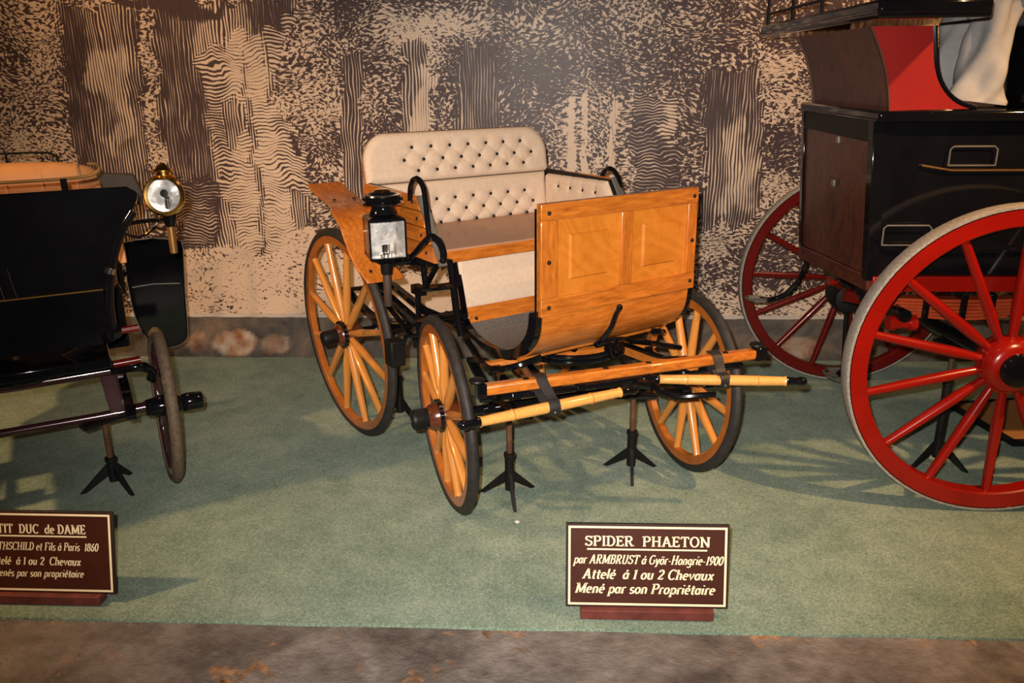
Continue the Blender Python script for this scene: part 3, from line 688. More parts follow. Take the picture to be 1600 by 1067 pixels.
        for p, q_, r_ in (((0.60, 1.04), (0.63, 0.89), 0.014), ((0.78, 1.05), (0.62, 0.885), 0.013), ((0.55, 0.862), (0.90, 0.955), 0.016), ((0.53, 0.715), (0.92, 0.83), 0.014), ((0.86, 1.04), (0.90, 0.82), 0.016), ((0.55, 0.87), (0.545, 0.65), 0.014), ((0.545, 0.65), (0.50, 0.58), 0.014), ((0.18, 0.73), (0.53, 0.60), 0.013), ((0.12, 0.80), (0.54, 0.72), 0.012), ((0.90, 0.83), (0.93, 0.74), 0.016), ((0.16, 1.03), (0.14, 0.78), 0.015)):
            b.tube([(p[0], y, p[1]), ((p[0]+q_[0])/2, y, (p[1]+q_[1])/2), (q_[0], y, q_[1])], r_, 8)
        b.box(0.52, 0.60, y-0.02, y+0.02, 0.845, 0.885); obj('seat_trestle', b, M['black'], ph)
        obj('spring_plate', MB().strip(smooth_path([(0.86, y, 1.045), (0.80, s*0.52, 1.045), (0.70, s*0.555, 1.035), (0.66, s*0.57, 1.03)], 4), (0.018, 0, 0), 0.03), M['black'], ph)
        # curved wooden mudguard over the rear wheel
        fp = smooth_path([(-0.21, s*0.56, 1.272), (-0.10, s*0.56, 1.236), (0.03, s*0.57, 1.218), (0.17, s*0.60, 1.214), (0.28, s*0.634, 1.198), (0.37, s*0.640, 1.155), (0.42, s*0.640, 1.09), (0.465, s*0.625, 1.0), (0.525, s*0.59, 0.918)], 6)
        mg = obj('mudguard', MB().strip(fp, (0, 0.090, 0), 0.012), M['oak_x'], ph, 0.004)
        for x, yy, z in ((0.495, s*0.55, 0.965), (0.495, s*0.65, 0.965), (0.06, s*0.52, 1.226), (0.06, s*0.62, 1.226)):
            obj('bolt', MB().dome((x, yy, z), (0.6, 0, 0.6) if z < 1.1 else (0,0,1), 0.009), M['black_matte'], mg)
        obj('mudguard_stay', MB().tube([(0.44, s*0.55, 1.04), (0.40, s*0.50, 1.0), (0.30, s*0.45, 0.98), (0.16, s*0.45, 0.95)], 0.008, 6).tube([(0.1, s*0.56, 1.21), (0.12, s*0.48, 1.1), (0.14, s*0.45, 0.95)], 0.008, 6), M['black'], ph)
seat()

def carriage_lamp(s):
    """square candle lamp with bevelled panes"""
    x0, y0 = 0.665, s*0.652
    m4 = Matrix.Translation((x0, y0, 0)) @ Matrix.Rotation(-0.27, 4, 'Z')
    L = link('lamp', None, ph, m4); L.empty_display_size = 0.05
    zb, zt, h = 1.066, 1.224, 0.074
    L.data = None
    b = MB(); k = 0.003
    for sx in (-1, 1):
        for sy in (-1, 1):
            b.box(sx*h-k, sx*h+k, sy*h-k, sy*h+k, zb, zt)
    for z in (zb, zt):
        for sx in (-1, 1):
            b.box(sx*h-k, sx*h+k, -h, h, z-k, z+k); b.box(-h, h, sx*h-k, sx*h+k, z-k, z+k)
    frame = obj('lamp_frame', b, M['black'], L)
    obj('lamp_tray', MB().lathe([(1.032, 0.03), (1.04, 0.05), (1.055, h*1.1), (1.064, h*1.38), (1.067, h*1.38)], (0,0,0), (0,0,1), 4).add([], []), M['black'], L, 0, 30, Matrix.Rotation(PI/4, 4, 'Z'))
    for i, (n, off) in enumerate((((1,0), h), ((0,s), h))):
        w = h-k; ax = Vector((n[0], n[1], 0)); tv = Vector((-n[1], n[0], 0)); q = []
        for (u, z) in ((-w, zb+k), (w, zb+k), (w, zt-k), (-w, zt-k)): q.append(ax*off + tv*u + Vector((0,0,z)))
        g = []
        ins = 0.014
        for (u, z) in ((-w+ins, zb+k+ins), (w-ins, zb+k+ins), (w-ins, zt-k-ins), (-w+ins, zt-k-ins)): g.append(ax*(off+0.004) + tv*u + Vector((0,0,z)))
        obj('glass_pane', MB().add(q+g, [(0,1,5,4),(1,2,6,5),(2,3,7,6),(3,0,4,7),(4,5,6,7)]), M['glass'], L, 0, 0)
    r = MB()   # faceted mirror lining
    r.add([(-h+0.004, -h+0.004, zb), (-h+0.004, h-0.004, zb), (-h+0.004, h-0.004, zt), (-h+0.004, -h+0.004, zt),
           (-h*0.3, -h*0.96, zb), (-h*0.3, h*0.96, zb), (-h*0.3, h*0.96, zt), (-h*0.3, -h*0.96, zt), (h*0.9, -h*0.9, zb+0.004), (h*0.9, h*0.9, zb+0.004)],
          [(0,1,2,3), (0,3,7,4) if s > 0 else (1,5,6,2), (0,4,8,9,5,1)])
    iy = -s*(h-0.002); jy = -s*(h-0.03)
    r.add([(h*0.98, iy, zb), (h*0.35, jy, zb), (h*0.35, jy, zt), (h*0.98, iy, zt), (-h*0.3, iy*0.55, zb), (-h*0.3, iy*0.55, zt), (-h, iy, zb), (-h, iy, zt)], [(0,1,2,3), (1,4,5,2), (4,6,7,5)])
    obj('mirror_lining', r, M['reflector'], L, 0, 0)
    obj('candle_holder', MB().lathe([(zb, 0.026), (zb+0.01, 0.026), (zb+0.015, 0.015), (zb+0.05, 0.017), (zb+0.052, 0.01)], (0.01,0,0), (0,0,1), 14), M['steel'], L)
    obj('lamp_roof', MB().lathe([(zt, h*1.43), (zt+0.006, h*1.43), (zt+0.010, h*1.25), (zt+0.018, h*0.9)], (0,0,0), (0,0,1), 4), M['black'], L, 0, 30, Matrix.Rotation(PI/4, 4, 'Z'))
    obj('lamp_neck', MB().lathe([(zt+0.02, 0.06), (zt+0.04, 0.05), (zt+0.055, 0.048), (zt+0.065, 0.052)], (0,0,0), (0,0,1), 20), M['black'], L)
    obj('lamp_rim', MB().lathe([(zt+0.056, 0.052), (zt+0.060, 0.087), (zt+0.067, 0.088), (zt+0.072, 0.06)], (0,0,0), (0,0,1), 28), M['steel'], L)
    cap = MB().lathe([(zt+0.070, 0.072), (zt+0.076, 0.078), (zt+0.088, 0.078), (zt+0.094, 0.07), (zt+0.105, 0.056), (zt+0.112, 0.034)], (0,0,0), (0,0,1), 28)
    for q in range(36):
        t = 2*PI*q/36; cap.tube([(0.078*math.cos(t), 0.078*math.sin(t), zt+0.076), (0.078*math.cos(t), 0.078*math.sin(t), zt+0.088)], 0.004, 5)
    obj('lamp_cap', cap, M['black'], L)
    obj('lamp_rim', MB().lathe([(zt+0.092, 0.066), (zt+0.094, 0.077), (zt+0.099, 0.075), (zt+0.102, 0.058)], (0,0,0), (0,0,1), 28), M['steel'], L)
    obj('lamp_finial', MB().lathe([(zt+0.110, 0.034), (zt+0.114, 0.036), (zt+0.119, 0.030), (zt+0.121, 0.012)], (0,0,0), (0,0,1), 20), M['brass'], L)
    obj('lamp_socket', MB().lathe([(0.985, 0.020), (0.99, 0.024), (1.03, 0.026), (1.045, 0.03)], (0,0,0), (0,0,1), 16), M['black_matte'], L)
    obj('lamp_stem', MB().lathe([(0.845, 0.014), (0.85, 0.018), (0.99, 0.018)], (0,0,0), (0,0,1), 16), M['brown_tube'], L)
    obj('lamp_bracket', MB().tube([(x0, y0, 1.02), (x0+0.03, s*0.60, 1.035), (x0+0.05, s*0.56, 1.04)], 0.009, 8), M['black'], ph)
carriage_lamp(-1)

def under():
    # rear
    obj('rear_axle', MB().tube([(0, -0.50, 0.538), (0, -0.3, 0.538), (0, 0.3, 0.538), (0, 0.50, 0.538)], 0.021, 10), M['black'], ph)
    for s in (-1, 1):
        for sg in (1, -1):
            pts = smooth_path([(-0.40, s*0.40, 0.655), (-0.2, s*0.40, 0.655+sg*0.055), (0, s*0.40, 0.655+sg*0.075), (0.2, s*0.40, 0.655+sg*0.055), (0.40, s*0.40, 0.655)], 5)
            obj('leaf_spring', MB().strip(pts, (0, 0.02, 0), 0.022), M['black'], ph)
        for za, zb in ((0.545, 0.585), (0.725, 0.79)): obj('spring_clamp', MB().box(-0.03, 0.03, s*0.40-0.028, s*0.40+0.028, za, zb), M['black'], ph)
        obj('body_sill', MB().tube([(-0.15, s*0.40, 0.80), (0.2, s*0.40, 0.80), (0.55, s*0.42, 0.76), (0.90, s*0.39, 0.75)], 0.02, 8), M['black'], ph)
        bb = obj('brake_arm', MB().tube([(0.60, s*0.575, 0.60), (0.63, s*0.56, 0.68), (0.70, s*0.50, 0.70), (0.80, s*0.46, 0.71)], 0.011, 8), M['black'], ph)
        obj('brake_block', MB().box(0.555, 0.63, s*0.60-0.035, s*0.60+0.035, 0.545, 0.665), M['black_matte'], ph, 0.006)
    # front carriage
    obj('front_axle', MB().tube([SP(0, b, 0.425) for b in (-0.5, -0.2, 0.2, 0.5)], 0.02, 10), M['black'], ph)
    for s in (-1, 1):
        for sg in (1, -1):
            pts = smooth_path([SP(a, s*0.36, 0.53+sg*z) for a, z in ((-0.36, 0), (-0.18, 0.05), (0, 0.065), (0.18, 0.05), (0.36, 0))], 5)
            obj('leaf_spring', MB().strip(pts, tuple(sl*0.02), 0.02), M['black'], ph)
        for za, zb in ((0.435, 0.48), (0.58, 0.625)): obj('spring_clamp', MB().tube([SP(0, s*0.36, za), SP(0, s*0.36, zb)], 0.03, 8), M['black'], ph)
        f = smooth_path([SP(-0.10, s*0.22, 0.62), SP(0.08, s*0.25, 0.63), SP(0.28, s*0.28, 0.645), SP(0.40, s*0.30, 0.68), SP(0.47, s*0.32, 0.685)], 5)
        obj('futchell', MB().strip(f, tuple(sl*0.018), 0.035), M['oak_x'], ph)
        obj('futchell_iron', MB().strip([p + Vector((0,0,0.022)) for p in f], tuple(sl*0.016), 0.010), M['black'], ph)
        obj('front_stay', MB().tube(smooth_path([SP(0.49, s*0.52, 0.665), SP(0.40, s*0.46, 0.655), SP(0.22, s*0.42, 0.60), SP(0.05, s*0.36, 0.60)], 5), 0.011, 8), M['black'], ph)
        obj('body_scroll_iron', MB().tube(smooth_path([(1.30, s*0.30, 0.72), (1.26, s*0.40, 0.69), (1.16, s*0.45, 0.66), (1.02, s*0.42, 0.66), (0.9, s*0.40, 0.70)], 5), 0.014, 8), M['black'], ph)
    obj('transom_bed', MB().tube([SP(0.0, b, 0.622) for b in (-0.40, -0.2, 0.2, 0.40)], [0.018, 0.028, 0.028, 0.018], 8), M['oak_y'], ph)
    ringp = [SP(0.18*math.cos(t), 0.20*math.sin(t), 0.648) for t in np.linspace(0, 2*PI, 40)[:-1]]
    obj('fifth_wheel_ring', MB().tube(ringp, 0.011, 8, True).tube([p + Vector((0,0,0.022)) for p in ringp], 0.011, 8, True), M['black'], ph)
    obj('king_bolt', MB().tube([SP(0, 0, 0.60), SP(0, 0, 0.72)], 0.022, 10), M['black'], ph)
    obj('perch', MB().tube([SP(0, 0, 0.66), (0.8, 0, 0.62), (0.4, 0, 0.57), (0, 0, 0.545)], 0.020, 8), M['black'], ph)
    cx, cz = 1.30, 0.682
    sc = [(cx, 0.085 + (0.044-0.0011*i)*math.cos(0.35*i+1.6), cz + (0.044-0.0011*i)*math.sin(0.35*i+1.6)) for i in range(26)]
    obj('scroll_spring', MB().strip(smooth_path(sc, 2), (0.02, 0, 0), 0.010).tube([(cx-0.02, 0.085, cz), (cx+0.02, 0.085, cz)], 0.016, 8), M['black'], ph)
    obj('cross_iron', MB().tube(smooth_path([(1.33, -0.05, 0.735), (1.33, 0.06, 0.735), (1.30, 0.18, 0.70), (1.28, 0.34, 0.65), (1.27, 0.50, 0.60)], 5), 0.012, 8), M['black'], ph)
    # splinter bar with capped ends
    a, z = 0.497, 0.715
    P0, P1 = SP(a, -0.585, z), SP(a, 0.585, z)
    def barbox(b0, b1, ha, hz, a_=a, z_=z):
        q = [SP(a_-ha, b0, z_-hz), SP(a_+ha, b0, z_-hz), SP(a_+ha, b1, z_-hz), SP(a_-ha, b1, z_-hz), SP(a_-ha, b0, z_+hz), SP(a_+ha, b0, z_+hz), SP(a_+ha, b1, z_+hz), SP(a_-ha, b1, z_+hz)]
        return MB().hexa(q)
    sb = obj('splinter_bar', barbox(-0.565, 0.575, 0.022, 0.0205), M['oak_y'], ph, 0.009)
    for s in (-1, 1):
        obj('bar_cap', barbox(s*0.57-0.02 if s < 0 else 0.575, -0.555 if s < 0 else 0.62, 0.026, 0.027), M['black'], sb, 0.004)
        obj('roller_bolt', MB().lathe([(0.026, 0.014), (0.030, 0.026), (0.036, 0.030), (0.042, 0.028), (0.047, 0.012)], SP(a, s*0.585, z), (0,0,1), 20), M['black_matte'], sb)
    for b_ in (-0.40, -0.08, 0.10, 0.44):
        obj('inset_plate', MB().lathe([(0.0195, 0.012), (0.0225, 0.012)], SP(a, b_, z), (0,0,1), 10), M['black_matte'], sb)
    obj('draught_rod', MB().tube([SP(0.44, -0.56, 0.655), SP(0.45, -0.2, 0.652), SP(0.44, 0.02, 0.65), SP(0.44, 0.56, 0.65)], 0.013, 8), M['black'], ph)
    for b_ in (-0.42, -0.30, -0.16, 0.12, 0.30):
        obj('rod_collar', MB().tube([SP(0.443, b_-0.016, 0.653), SP(0.443, b_+0.016, 0.653)], 0.019, 8), M['black'], ph)
    # cane swingletrees hanging from leather straps
    for A, B in ((SP(0.632, -0.690, 0.648), SP(0.528, 0.035, 0.648)), (SP(0.440, 0.098, 0.650), SP(0.690, 0.680, 0.650))):
        d = (B-A); L = d.length; u = d/L; prof = []
        n = 60
        for i in range(n+1):
            f = i/n; r = 0.0175 + 0.0035*math.sin(PI*f)
            for k in (0.22, 0.5, 0.78): r += 0.002*math.exp(-((f-k)/0.006)**2)
            if f < 0.015 or f > 0.985: r += 0.003
            prof.append((0.075+(L-0.15)*f, r))
        sw = obj('swingletree', MB().lathe(prof, A, u, 16), M['bamboo'], ph)
        for k in (0.22, 0.5, 0.78):
            obj('cane_node', MB().lathe([(-0.002, 0.015), (-0.0012, 0.0236 if k == 0.5 else 0.0225), (0.0012, 0.0236 if k == 0.5 else 0.0225), (0.002, 0.015)], A+u*(0.075+(L-0.15)*k), u, 20), M['oak_x'], sw)
        for O, dr in ((A, u), (B, -u)):
            obj('end_ferrule', MB().lathe([(-0.006, 0.005), (-0.002, 0.013), (0.008, 0.019), (0.024, 0.0185), (0.032, 0.015), (0.074, 0.017), (0.078, 0.0185)], O, dr, 16), M['black'], sw)
    for b0, cen in ((-0.345, (A0 := (SP(0.632, -0.690, 0.648)+SP(0.528, 0.035, 0.648))/2)), (0.39, (SP(0.440, 0.098, 0.650)+SP(0.690, 0.680, 0.650))/2)):
        t = SP(a, b0, z); w = sl*0.021
        c = cen
        lp = [t+Vector((0,0,0.025))-sf*0.027, t+Vector((0,0,0.026))+sf*0.012, t+Vector((0,0,0.010))+sf*0.029, c+Vector((0,0,0.028))-sf*0.012, c+Vector((0,0,0.025))+sf*0.012, c+sf*0.027, c-Vector((0,0,0.024))+sf*0.012, c-Vector((0,0,0.026))-sf*0.015, t-Vector((0,0,0.032))-sf*0.018, t-Vector((0,0,0.015))-sf*0.028, t+Vector((0,0,0.015))-sf*0.028]
        st = obj('strap', MB().strip(smooth_path(lp, 3), tuple(w), 0.005), M['leather'], ph)
        obj('strap_stud', MB().dome(c-Vector((0,0,0.014))+sf*0.025, tuple(sf), 0.005, 0.004), M['steel'], st)
    obj('tow_shackle', MB().tube([SP(0.42, 0.12, 0.62), SP(0.55, 0.2, 0.60), SP(0.60, 0.34, 0.61)], 0.013, 8).tube([SP(0.40, 0.05, 0.63), SP(0.50, 0.12, 0.64)], 0.020, 8), M['black'], ph)
under()

# ------------------------------------------------------------------ axle stands
def axle_stand(loc, h, rz, label, sleeve=0.17, tilt=(0, 0), tube_m='rust'):
    t = thing('axle_stand', label, 'stand', loc, rz, 'tripod stands holding up the carriage axles')
    obj('sleeve', MB().lathe([(0.035, 0.014), (0.037, 0.021), (sleeve, 0.021), (sleeve+0.004, 0.025), (sleeve+0.022, 0.025), (sleeve+0.024, 0.016)], (0,0,0), (0,0,1), 14), M['black_matte'], t)
    obj('post', MB().lathe([(sleeve-0.02, 0.0135), (h-0.01, 0.0135)], (0,0,0), (0,0,1), 12), M[tube_m], t)
    obj('rest', MB().box(-0.028, 0.028, -0.10, 0.10, h-0.014, h), M['black_matte'], t)
    for k in range(3):
        a = 2*PI*k/3; u = Vector((math.cos(a), math.sin(a), 0)); w = Vector((-math.sin(a), math.cos(a), 0))*0.007
        p = [u*0.018+Vector((0,0,0.125)), u*0.145+Vector((0,0,0.0)), u*0.120+Vector((0,0,0.0)), u*0.018+Vector((0,0,0.070))]
        obj('foot', MB().prism([q-w for q in p], w*2), M['black_matte'], t)
    return t
def p2w(x, y):
    c, s_ = math.cos(TH), math.sin(TH); return (-0.56371 + x*c - y*s_, 4.3533 + x*s_ + y*c, 0)
axle_stand(p2w(1.063, -0.30), 0.392, math.radians(-78), 'black tripod stand beside the small front wheel whose hub is in full view', 0.19)
axle_stand(p2w(1.19, 0.30), 0.392, math.radians(-92), 'black tripod stand under the cane bar end, beside the far front wheel', 0.19)
axle_stand(p2w(-0.02, -0.30), 0.505, math.radians(-35), 'black tripod stand under the rear axle of the orange carriage', 0.22)

# ------------------------------------------------------------------ the black lady's carriage beside it
O2 = (-2.237, 3.181, 0.0005); TH2 = math.radians(-59)
lc = thing('duc_carriage', 'glossy black carriage with tan leather seat roll and round brass lamp', 'carriage', O2, TH2)
LCM = {'rim': M['maroon'], 'tyre': M['tyre_brown'], 'spoke': M['maroon'], 'nave': M['black'], 'band': M['black'], 'cap': M['black']}
HUB_L = dict(r=0.048, nave=(-0.085, 0.075), end=0.165, cap_r=0.042)
for side in (1, -1):
    X, out, up = wheel_matrix(None, (1,0,0), (0,1,0), side, 0.024)
    make_wheel(lc, axes(X, out, up, Vector((0, side*0.55, 0)) + up*0.361), 'lcf', 0.361, 0.030, 0.036, 0.038, 12, 10.0, 0.013, HUB_L, LCM)
def duc():
    XP = 0.42
    edge = smooth_path([(XP, 0.375, 1.02), (XP, 0.405, 1.09), (XP, 0.43, 1.17), (XP, 0.47, 1.255), (XP, 0.525, 1.33), (XP, 0.538, 1.375), (XP, 0.505, 1.403)], 5)
    mir = lambda p: Vector((p.x, -p.y, p.z))
    loop = edge + [mir(p) for p in edge[::-1]]
    d = obj('dash_panel', MB().prism(loop, (-0.018, 0, 0)), M['black'], lc, 0.004)
    low = [(XP-0.01, 0.372, 1.02), (XP-0.015, 0.366, 0.87), (XP-0.03, 0.34, 0.80), (XP-0.03, -0.34, 0.80), (XP-0.015, -0.366, 0.87), (XP-0.01, -0.372, 1.02)]
    obj('lower_dash_panel', MB().prism(low, (-0.02, 0, 0)), M['black'], lc)
    obj('gilt_line', MB().tube([(XP+0.004, -0.37, 1.024), (XP+0.004, 0, 1.024), (XP+0.004, 0.37, 1.024)], 0.0045, 6), M['brass'], d)
    for y in (0.045, 0.085): obj('fine_line', MB().tube([(XP+0.001, y, 1.03), (XP+0.001, y-0.03, 1.28)], 0.001, 5), M['brown_tube'], d)
    obj('centre_strap', MB().box(XP, XP+0.004, 0.052, 0.072, 1.03, 1.39), M['black'], d)
    for s in (1, -1):
        t = [Vector((p.x, s*p.y, p.z)) for p in edge[8:]][::-1] + [Vector((XP+0.004, s*q[0], q[1])) for q in ((0.425, 1.13), (0.395, 1.06), (0.378, 0.98), (0.372, 0.90), (0.372, 0.83))]
        # stay running down the side of the dash
        stay = smooth_path([(XP+0.01, s*0.515, 1.31), (XP+0.012, s*0.468, 1.245), (XP+0.012, s*0.43, 1.16), (XP+0.012, s*0.402, 1.07), (XP+0.01, s*0.385, 0.97), (XP, s*0.382, 0.86)], 5)
        obj('dash_stay', MB().tube(stay, 0.016, 10), M['black'], lc)
        obj('stay_collar', MB().tube([(XP+0.012, s*0.408, 1.105), (XP+0.012, s*0.401, 1.085)], 0.022, 10), M['steel'], lc)
        obj('stay_foot', MB().tube([(XP+0.01, s*0.383, 0.865), (XP, s*0.382, 0.84)], 0.03, 10), M['black'], lc)
        obj('footboard_end', MB().tube([(XP-0.02, s*0.36, 0.845), (XP-0.02, s*0.475, 0.85)], 0.014, 8), M['red_dark'], lc)
        # body side curving back from the dash
        side = [(XP-0.02, 1.30), (0.30, 1.22), (0.15, 0.98), (0.0, 0.84), (-0.25, 0.80), (-0.25, 0.70), (0.1, 0.72), (XP-0.03, 0.80)]
        obj('foot_side', MB().prism([(x, s*0.37, z) for x, z in side], (0, -s*0.02, 0)), M['black'], lc)
    # brass rail over the dash
    rail = smooth_path([(XP, 0.0, 1.443), (XP, 0.2, 1.443), (XP, 0.33, 1.445), (XP, 0.395, 1.453), (XP, 0.422, 1.472), (XP, 0.415, 1.490), (XP, 0.385, 1.493)], 5)
    rail = [Vector((p.x, -p.y, p.z)) for p in rail[:0:-1]] + rail
    obj('rein_rail', MB().tube(rail, 0.006, 8), M['gilt'], lc)
    for y in (0.30, -0.30): obj('rail_post', MB().box(XP-0.012, XP+0.012, y-0.011, y+0.011, 1.40, 1.446), M['black'], lc)
    # seat
    roll = [(-0.50, y, 1.345 + 0.012*math.cos(y*3)) for y in np.linspace(-0.46, 0.46, 24)]
    rr = [0.078*max(0.12, 1-(abs(y)/0.47)**5)**0.5 for y in np.linspace(-0.46, 0.46, 24)]
    cu = obj('back_roll', MB().tube(roll, rr, 18), M['tan'], lc)
    for y in (-0.36, -0.22, -0.08, 0.08, 0.22, 0.36):
        obj('roll_seam', MB().tube([(-0.50+0.076*math.cos(t), y, 1.352+0.076*math.sin(t)) for t in np.linspace(-0.6, 2.6, 14)], 0.0035, 5), M['tan'], cu)
    obj('seat_back', MB().box(-0.60, -0.52, -0.46, 0.46, 0.80, 1.32), M['tan'], lc, 0.02)
    obj('seat_cushion', MB().box(-0.55, -0.12, -0.45, 0.45, 0.90, 1.03), M['tan'], lc, 0.03)
    obj('seat_box', MB().box(-0.62, -0.14, -0.46, 0.46, 0.62, 0.90), M['black'], lc, 0.01)
    obj('seat_shell', MB().box(-0.66, -0.60, -0.50, 0.50, 0.75, 1.36), M['black'], lc, 0.02)
    for s in (1, -1):
        obj('arm_side', MB().prism([(-0.64, s*0.50, 1.0), (-0.16, s*0.50, 1.0), (-0.22, s*0.50, 1.18), (-0.64, s*0.50, 1.30)], (0, -s*0.03, 0)), M['tan'], lc, 0.006)
    rr2 = smooth_path([(-0.90, -0.30, 1.39), (-0.90, -0.285, 1.425), (-0.90, -0.24, 1.443), (-0.90, 0, 1.446), (-0.90, 0.24, 1.443), (-0.90, 0.285, 1.425), (-0.90, 0.30, 1.39), (-0.90, 0.30, 1.0)], 4)
    obj('rear_seat_rail', MB().tube(rr2, 0.006, 6).tube([(-0.90, 0.08, 1.44), (-0.90, 0.08, 1.0)], 0.006, 6), M['black_matte'], lc)
    obj('rear_box', MB().box(-1.05, -0.62, -0.32, 0.32, 0.66, 1.0), M['black'], lc, 0.02)
    # grey folded hood edge behind the dash
    obj('hood_edge', MB().prism([(-0.2, 0.43, 1.395), (-0.2, 0.585, 1.385), (-0.2, 0.612, 1.30), (-0.2, 0.60, 1.24), (-0.2, 0.46, 1.31)], (-0.05, 0, 0)), M['hood'], lc, 0.01)
    # leather wing behind the wheel
    q = smooth_path([(-0.9, 0.532, 0.962), (-0.9, 0.60, 0.972), (-0.9, 0.67, 0.974), (-0.9, 0.75, 0.964), (-0.9, 0.822, 0.945)], 4) + smooth_path([(-0.9, 0.826, 0.90), (-0.9, 0.806, 0.65), (-0.9, 0.795, 0.45), (-0.9, 0.775, 0.385), (-0.9, 0.70, 0.36), (-0.9, 0.60, 0.40), (-0.9, 0.54, 0.55), (-0.9, 0.525, 0.75)], 4)
    wg = obj('splash_wing', MB().prism(q, (-0.025, 0, 0)), M['black'], lc, 0.008)
    obj('wing_piping', MB().tube([p + Vector((0.004, 0, 0)) for p in q], 0.0022, 6, True).tube([(-0.897, 0.545, 0.722), (-0.897, 0.65, 0.728), (-0.897, 0.785, 0.715)], 0.004, 6), M['grey_trim'], wg)
    obj('wing_arm', MB().tube([(-0.91, 0.56, 0.80), (-0.91, 0.30, 0.80)], 0.02, 8), M['black'], lc)
    # front axle, springs, turntable
    obj('front_axle', MB().tube([(0, -0.5, 0.37), (0, -0.3, 0.362), (0, 0.3, 0.362), (0, 0.5, 0.37)], [0.026, 0.019, 0.019, 0.026], 10), M['maroon'], lc)
    for s in (1, -1):
        obj('axle_collar', MB().tube([(0, s*0.36, 0.362), (0, s*0.42, 0.366)], 0.030, 10), M['black'], lc)
        obj('spring_block', MB().prism([(-0.03, s*0.33, 0.375), (-0.03, s*0.42, 0.375), (-0.03, s*0.405, 0.58), (-0.03, s*0.31, 0.58)], (0.06, 0, 0)), M['maroon'], lc, 0.004)
        for sg in (1, -1):
            pts = smooth_path([(-0.38, s*0.40, 0.475), (-0.2, s*0.40, 0.475+sg*0.045), (0, s*0.40, 0.475+sg*0.06), (0.2, s*0.40, 0.475+sg*0.045), (0.38, s*0.40, 0.475)], 4)
            obj('leaf_spring', MB().strip(pts, (0, 0.018, 0), 0.016), M['black'], lc)
        obj('pole_pin', MB().tube([(0.08, s*0.36, 0.615), (0.08, s*0.48, 0.62)], 0.017, 10), M['red_dark'], lc)
        obj('splinter_end', MB().tube(smooth_path([(0.06, s*0.36, 0.585), (0.08, s*0.47, 0.588), (0.06, s*0.52, 0.555), (0.03, s*0.515, 0.51)], 4), [0.022]*13, 10), M['black'], lc)
        obj('brace_curve', MB().tube(smooth_path([(0.40, s*0.375, 0.835), (0.34, s*0.32, 0.80), (0.25, s*0.20, 0.72), (0.14, s*0.05, 0.665)], 5), 0.024, 10), M['black'], lc)
    obj('splinter_bar', MB().tube([(0.06, -0.38, 0.585), (0.06, 0, 0.578), (0.06, 0.38, 0.585)], 0.021, 12), M['maroon'], lc)
    obj('turntable', MB().tube([(0.02+0.17*math.cos(t), 0.17*math.sin(t), 0.655) for t in np.linspace(0, 2*PI, 36)[:-1]], 0.014, 8, True).tube([(0.02+0.2*math.cos(t), 0.2*math.sin(t), 0.635) for t in np.linspace(0, 2*PI, 36)[:-1]], 0.011, 8, True), M['black'], lc)
    obj('pole_socket', MB().lathe([(0.62, 0.05), (0.66, 0.055), (0.69, 0.035), (0.76, 0.028), (0.765, 0.034), (0.84, 0.034), (0.86, 0.026), (0.87, 0.01)], (0.15, 0.04, 0), (0,0,1), 18), M['black'], lc)
    obj('socket_sleeve', MB().lathe([(0.69, 0.036), (0.70, 0.034), (0.76, 0.027), (0.763, 0.02)], (0.152, 0.04, 0), (0,0,1), 18), M['brown_tube'], lc)
    obj('body_floor', MB().box(-0.6, 0.40, -0.36, 0.36, 0.70, 0.74), M['black'], lc, 0.006)
    obj('perch', MB().tube([(0.02, 0, 0.62), (-0.5, 0, 0.52), (-1.1, 0, 0.50)], 0.022, 8), M['black'], lc)
    obj('pin', MB().lathe([(0.595, 0.014), (0.60, 0.018), (0.615, 0.010), (0.63, 0.004)], (0.065, 0.16, 0), (0,0,1), 10), M['steel'], lc)
    # round lamp
    x, y, z = 0.30, 0.645, 1.345
    n = Vector((math.cos(-0.42), math.sin(-0.42), 0.12)).normalized()
    c = Vector((x, y, z))
    lm = obj('lamp', MB().lathe([(-0.055, 0.03), (-0.045, 0.062), (-0.01, 0.074), (0.0, 0.076)], c, n, 32, False), M['brass'], lc)
    obj('lamp_rim', MB().lathe([(-0.006, 0.066), (-0.004, 0.080), (0.008, 0.081), (0.014, 0.074), (0.012, 0.064)], c, n, 36, False), M['brass'], lm)
    obj('lamp_reflector', MB().lathe([(-0.052, 0.010), (-0.045, 0.03), (-0.028, 0.05), (-0.004, 0.066)], c, n, 32, False), M['reflector'], lm)
    obj('lamp_lens', MB().lathe([(0.008, 0.066), (0.014, 0.05), (0.018, 0.025), (0.019, 0.002)], c, n, 32, False), M['glass'], lm)
    obj('lamp_wick', MB().lathe([(-0.05, 0.018), (0.0, 0.016), (0.001, 0.004)], c + Vector((0,0,0.008)), n, 14).tube([c + n*-0.03 - Vector((0,0,0.01)), c + n*-0.03 - Vector((0,0,0.06))], 0.014, 10), M['steel'], lm)
    ch = c - n*0.025
    obj('lamp_chimney', MB().lathe([(0.066, 0.045), (0.074, 0.046), (0.080, 0.030), (0.092, 0.030), (0.096, 0.042), (0.102, 0.042), (0.106, 0.028), (0.116, 0.020), (0.122, 0.012), (0.128, 0.008)], ch, (0,0,1), 24), M['brass'], lm)
    obj('lamp_socket', MB().lathe([(-0.125, 0.017), (-0.115, 0.022), (-0.085, 0.028), (-0.072, 0.030)], ch, (0,0,1), 18), M['black'], lm)
    obj('lamp_stem', MB().lathe([(-0.235, 0.012), (-0.232, 0.015), (-0.12, 0.016)], ch, (0,0,1), 16), M['gilt'], lm)
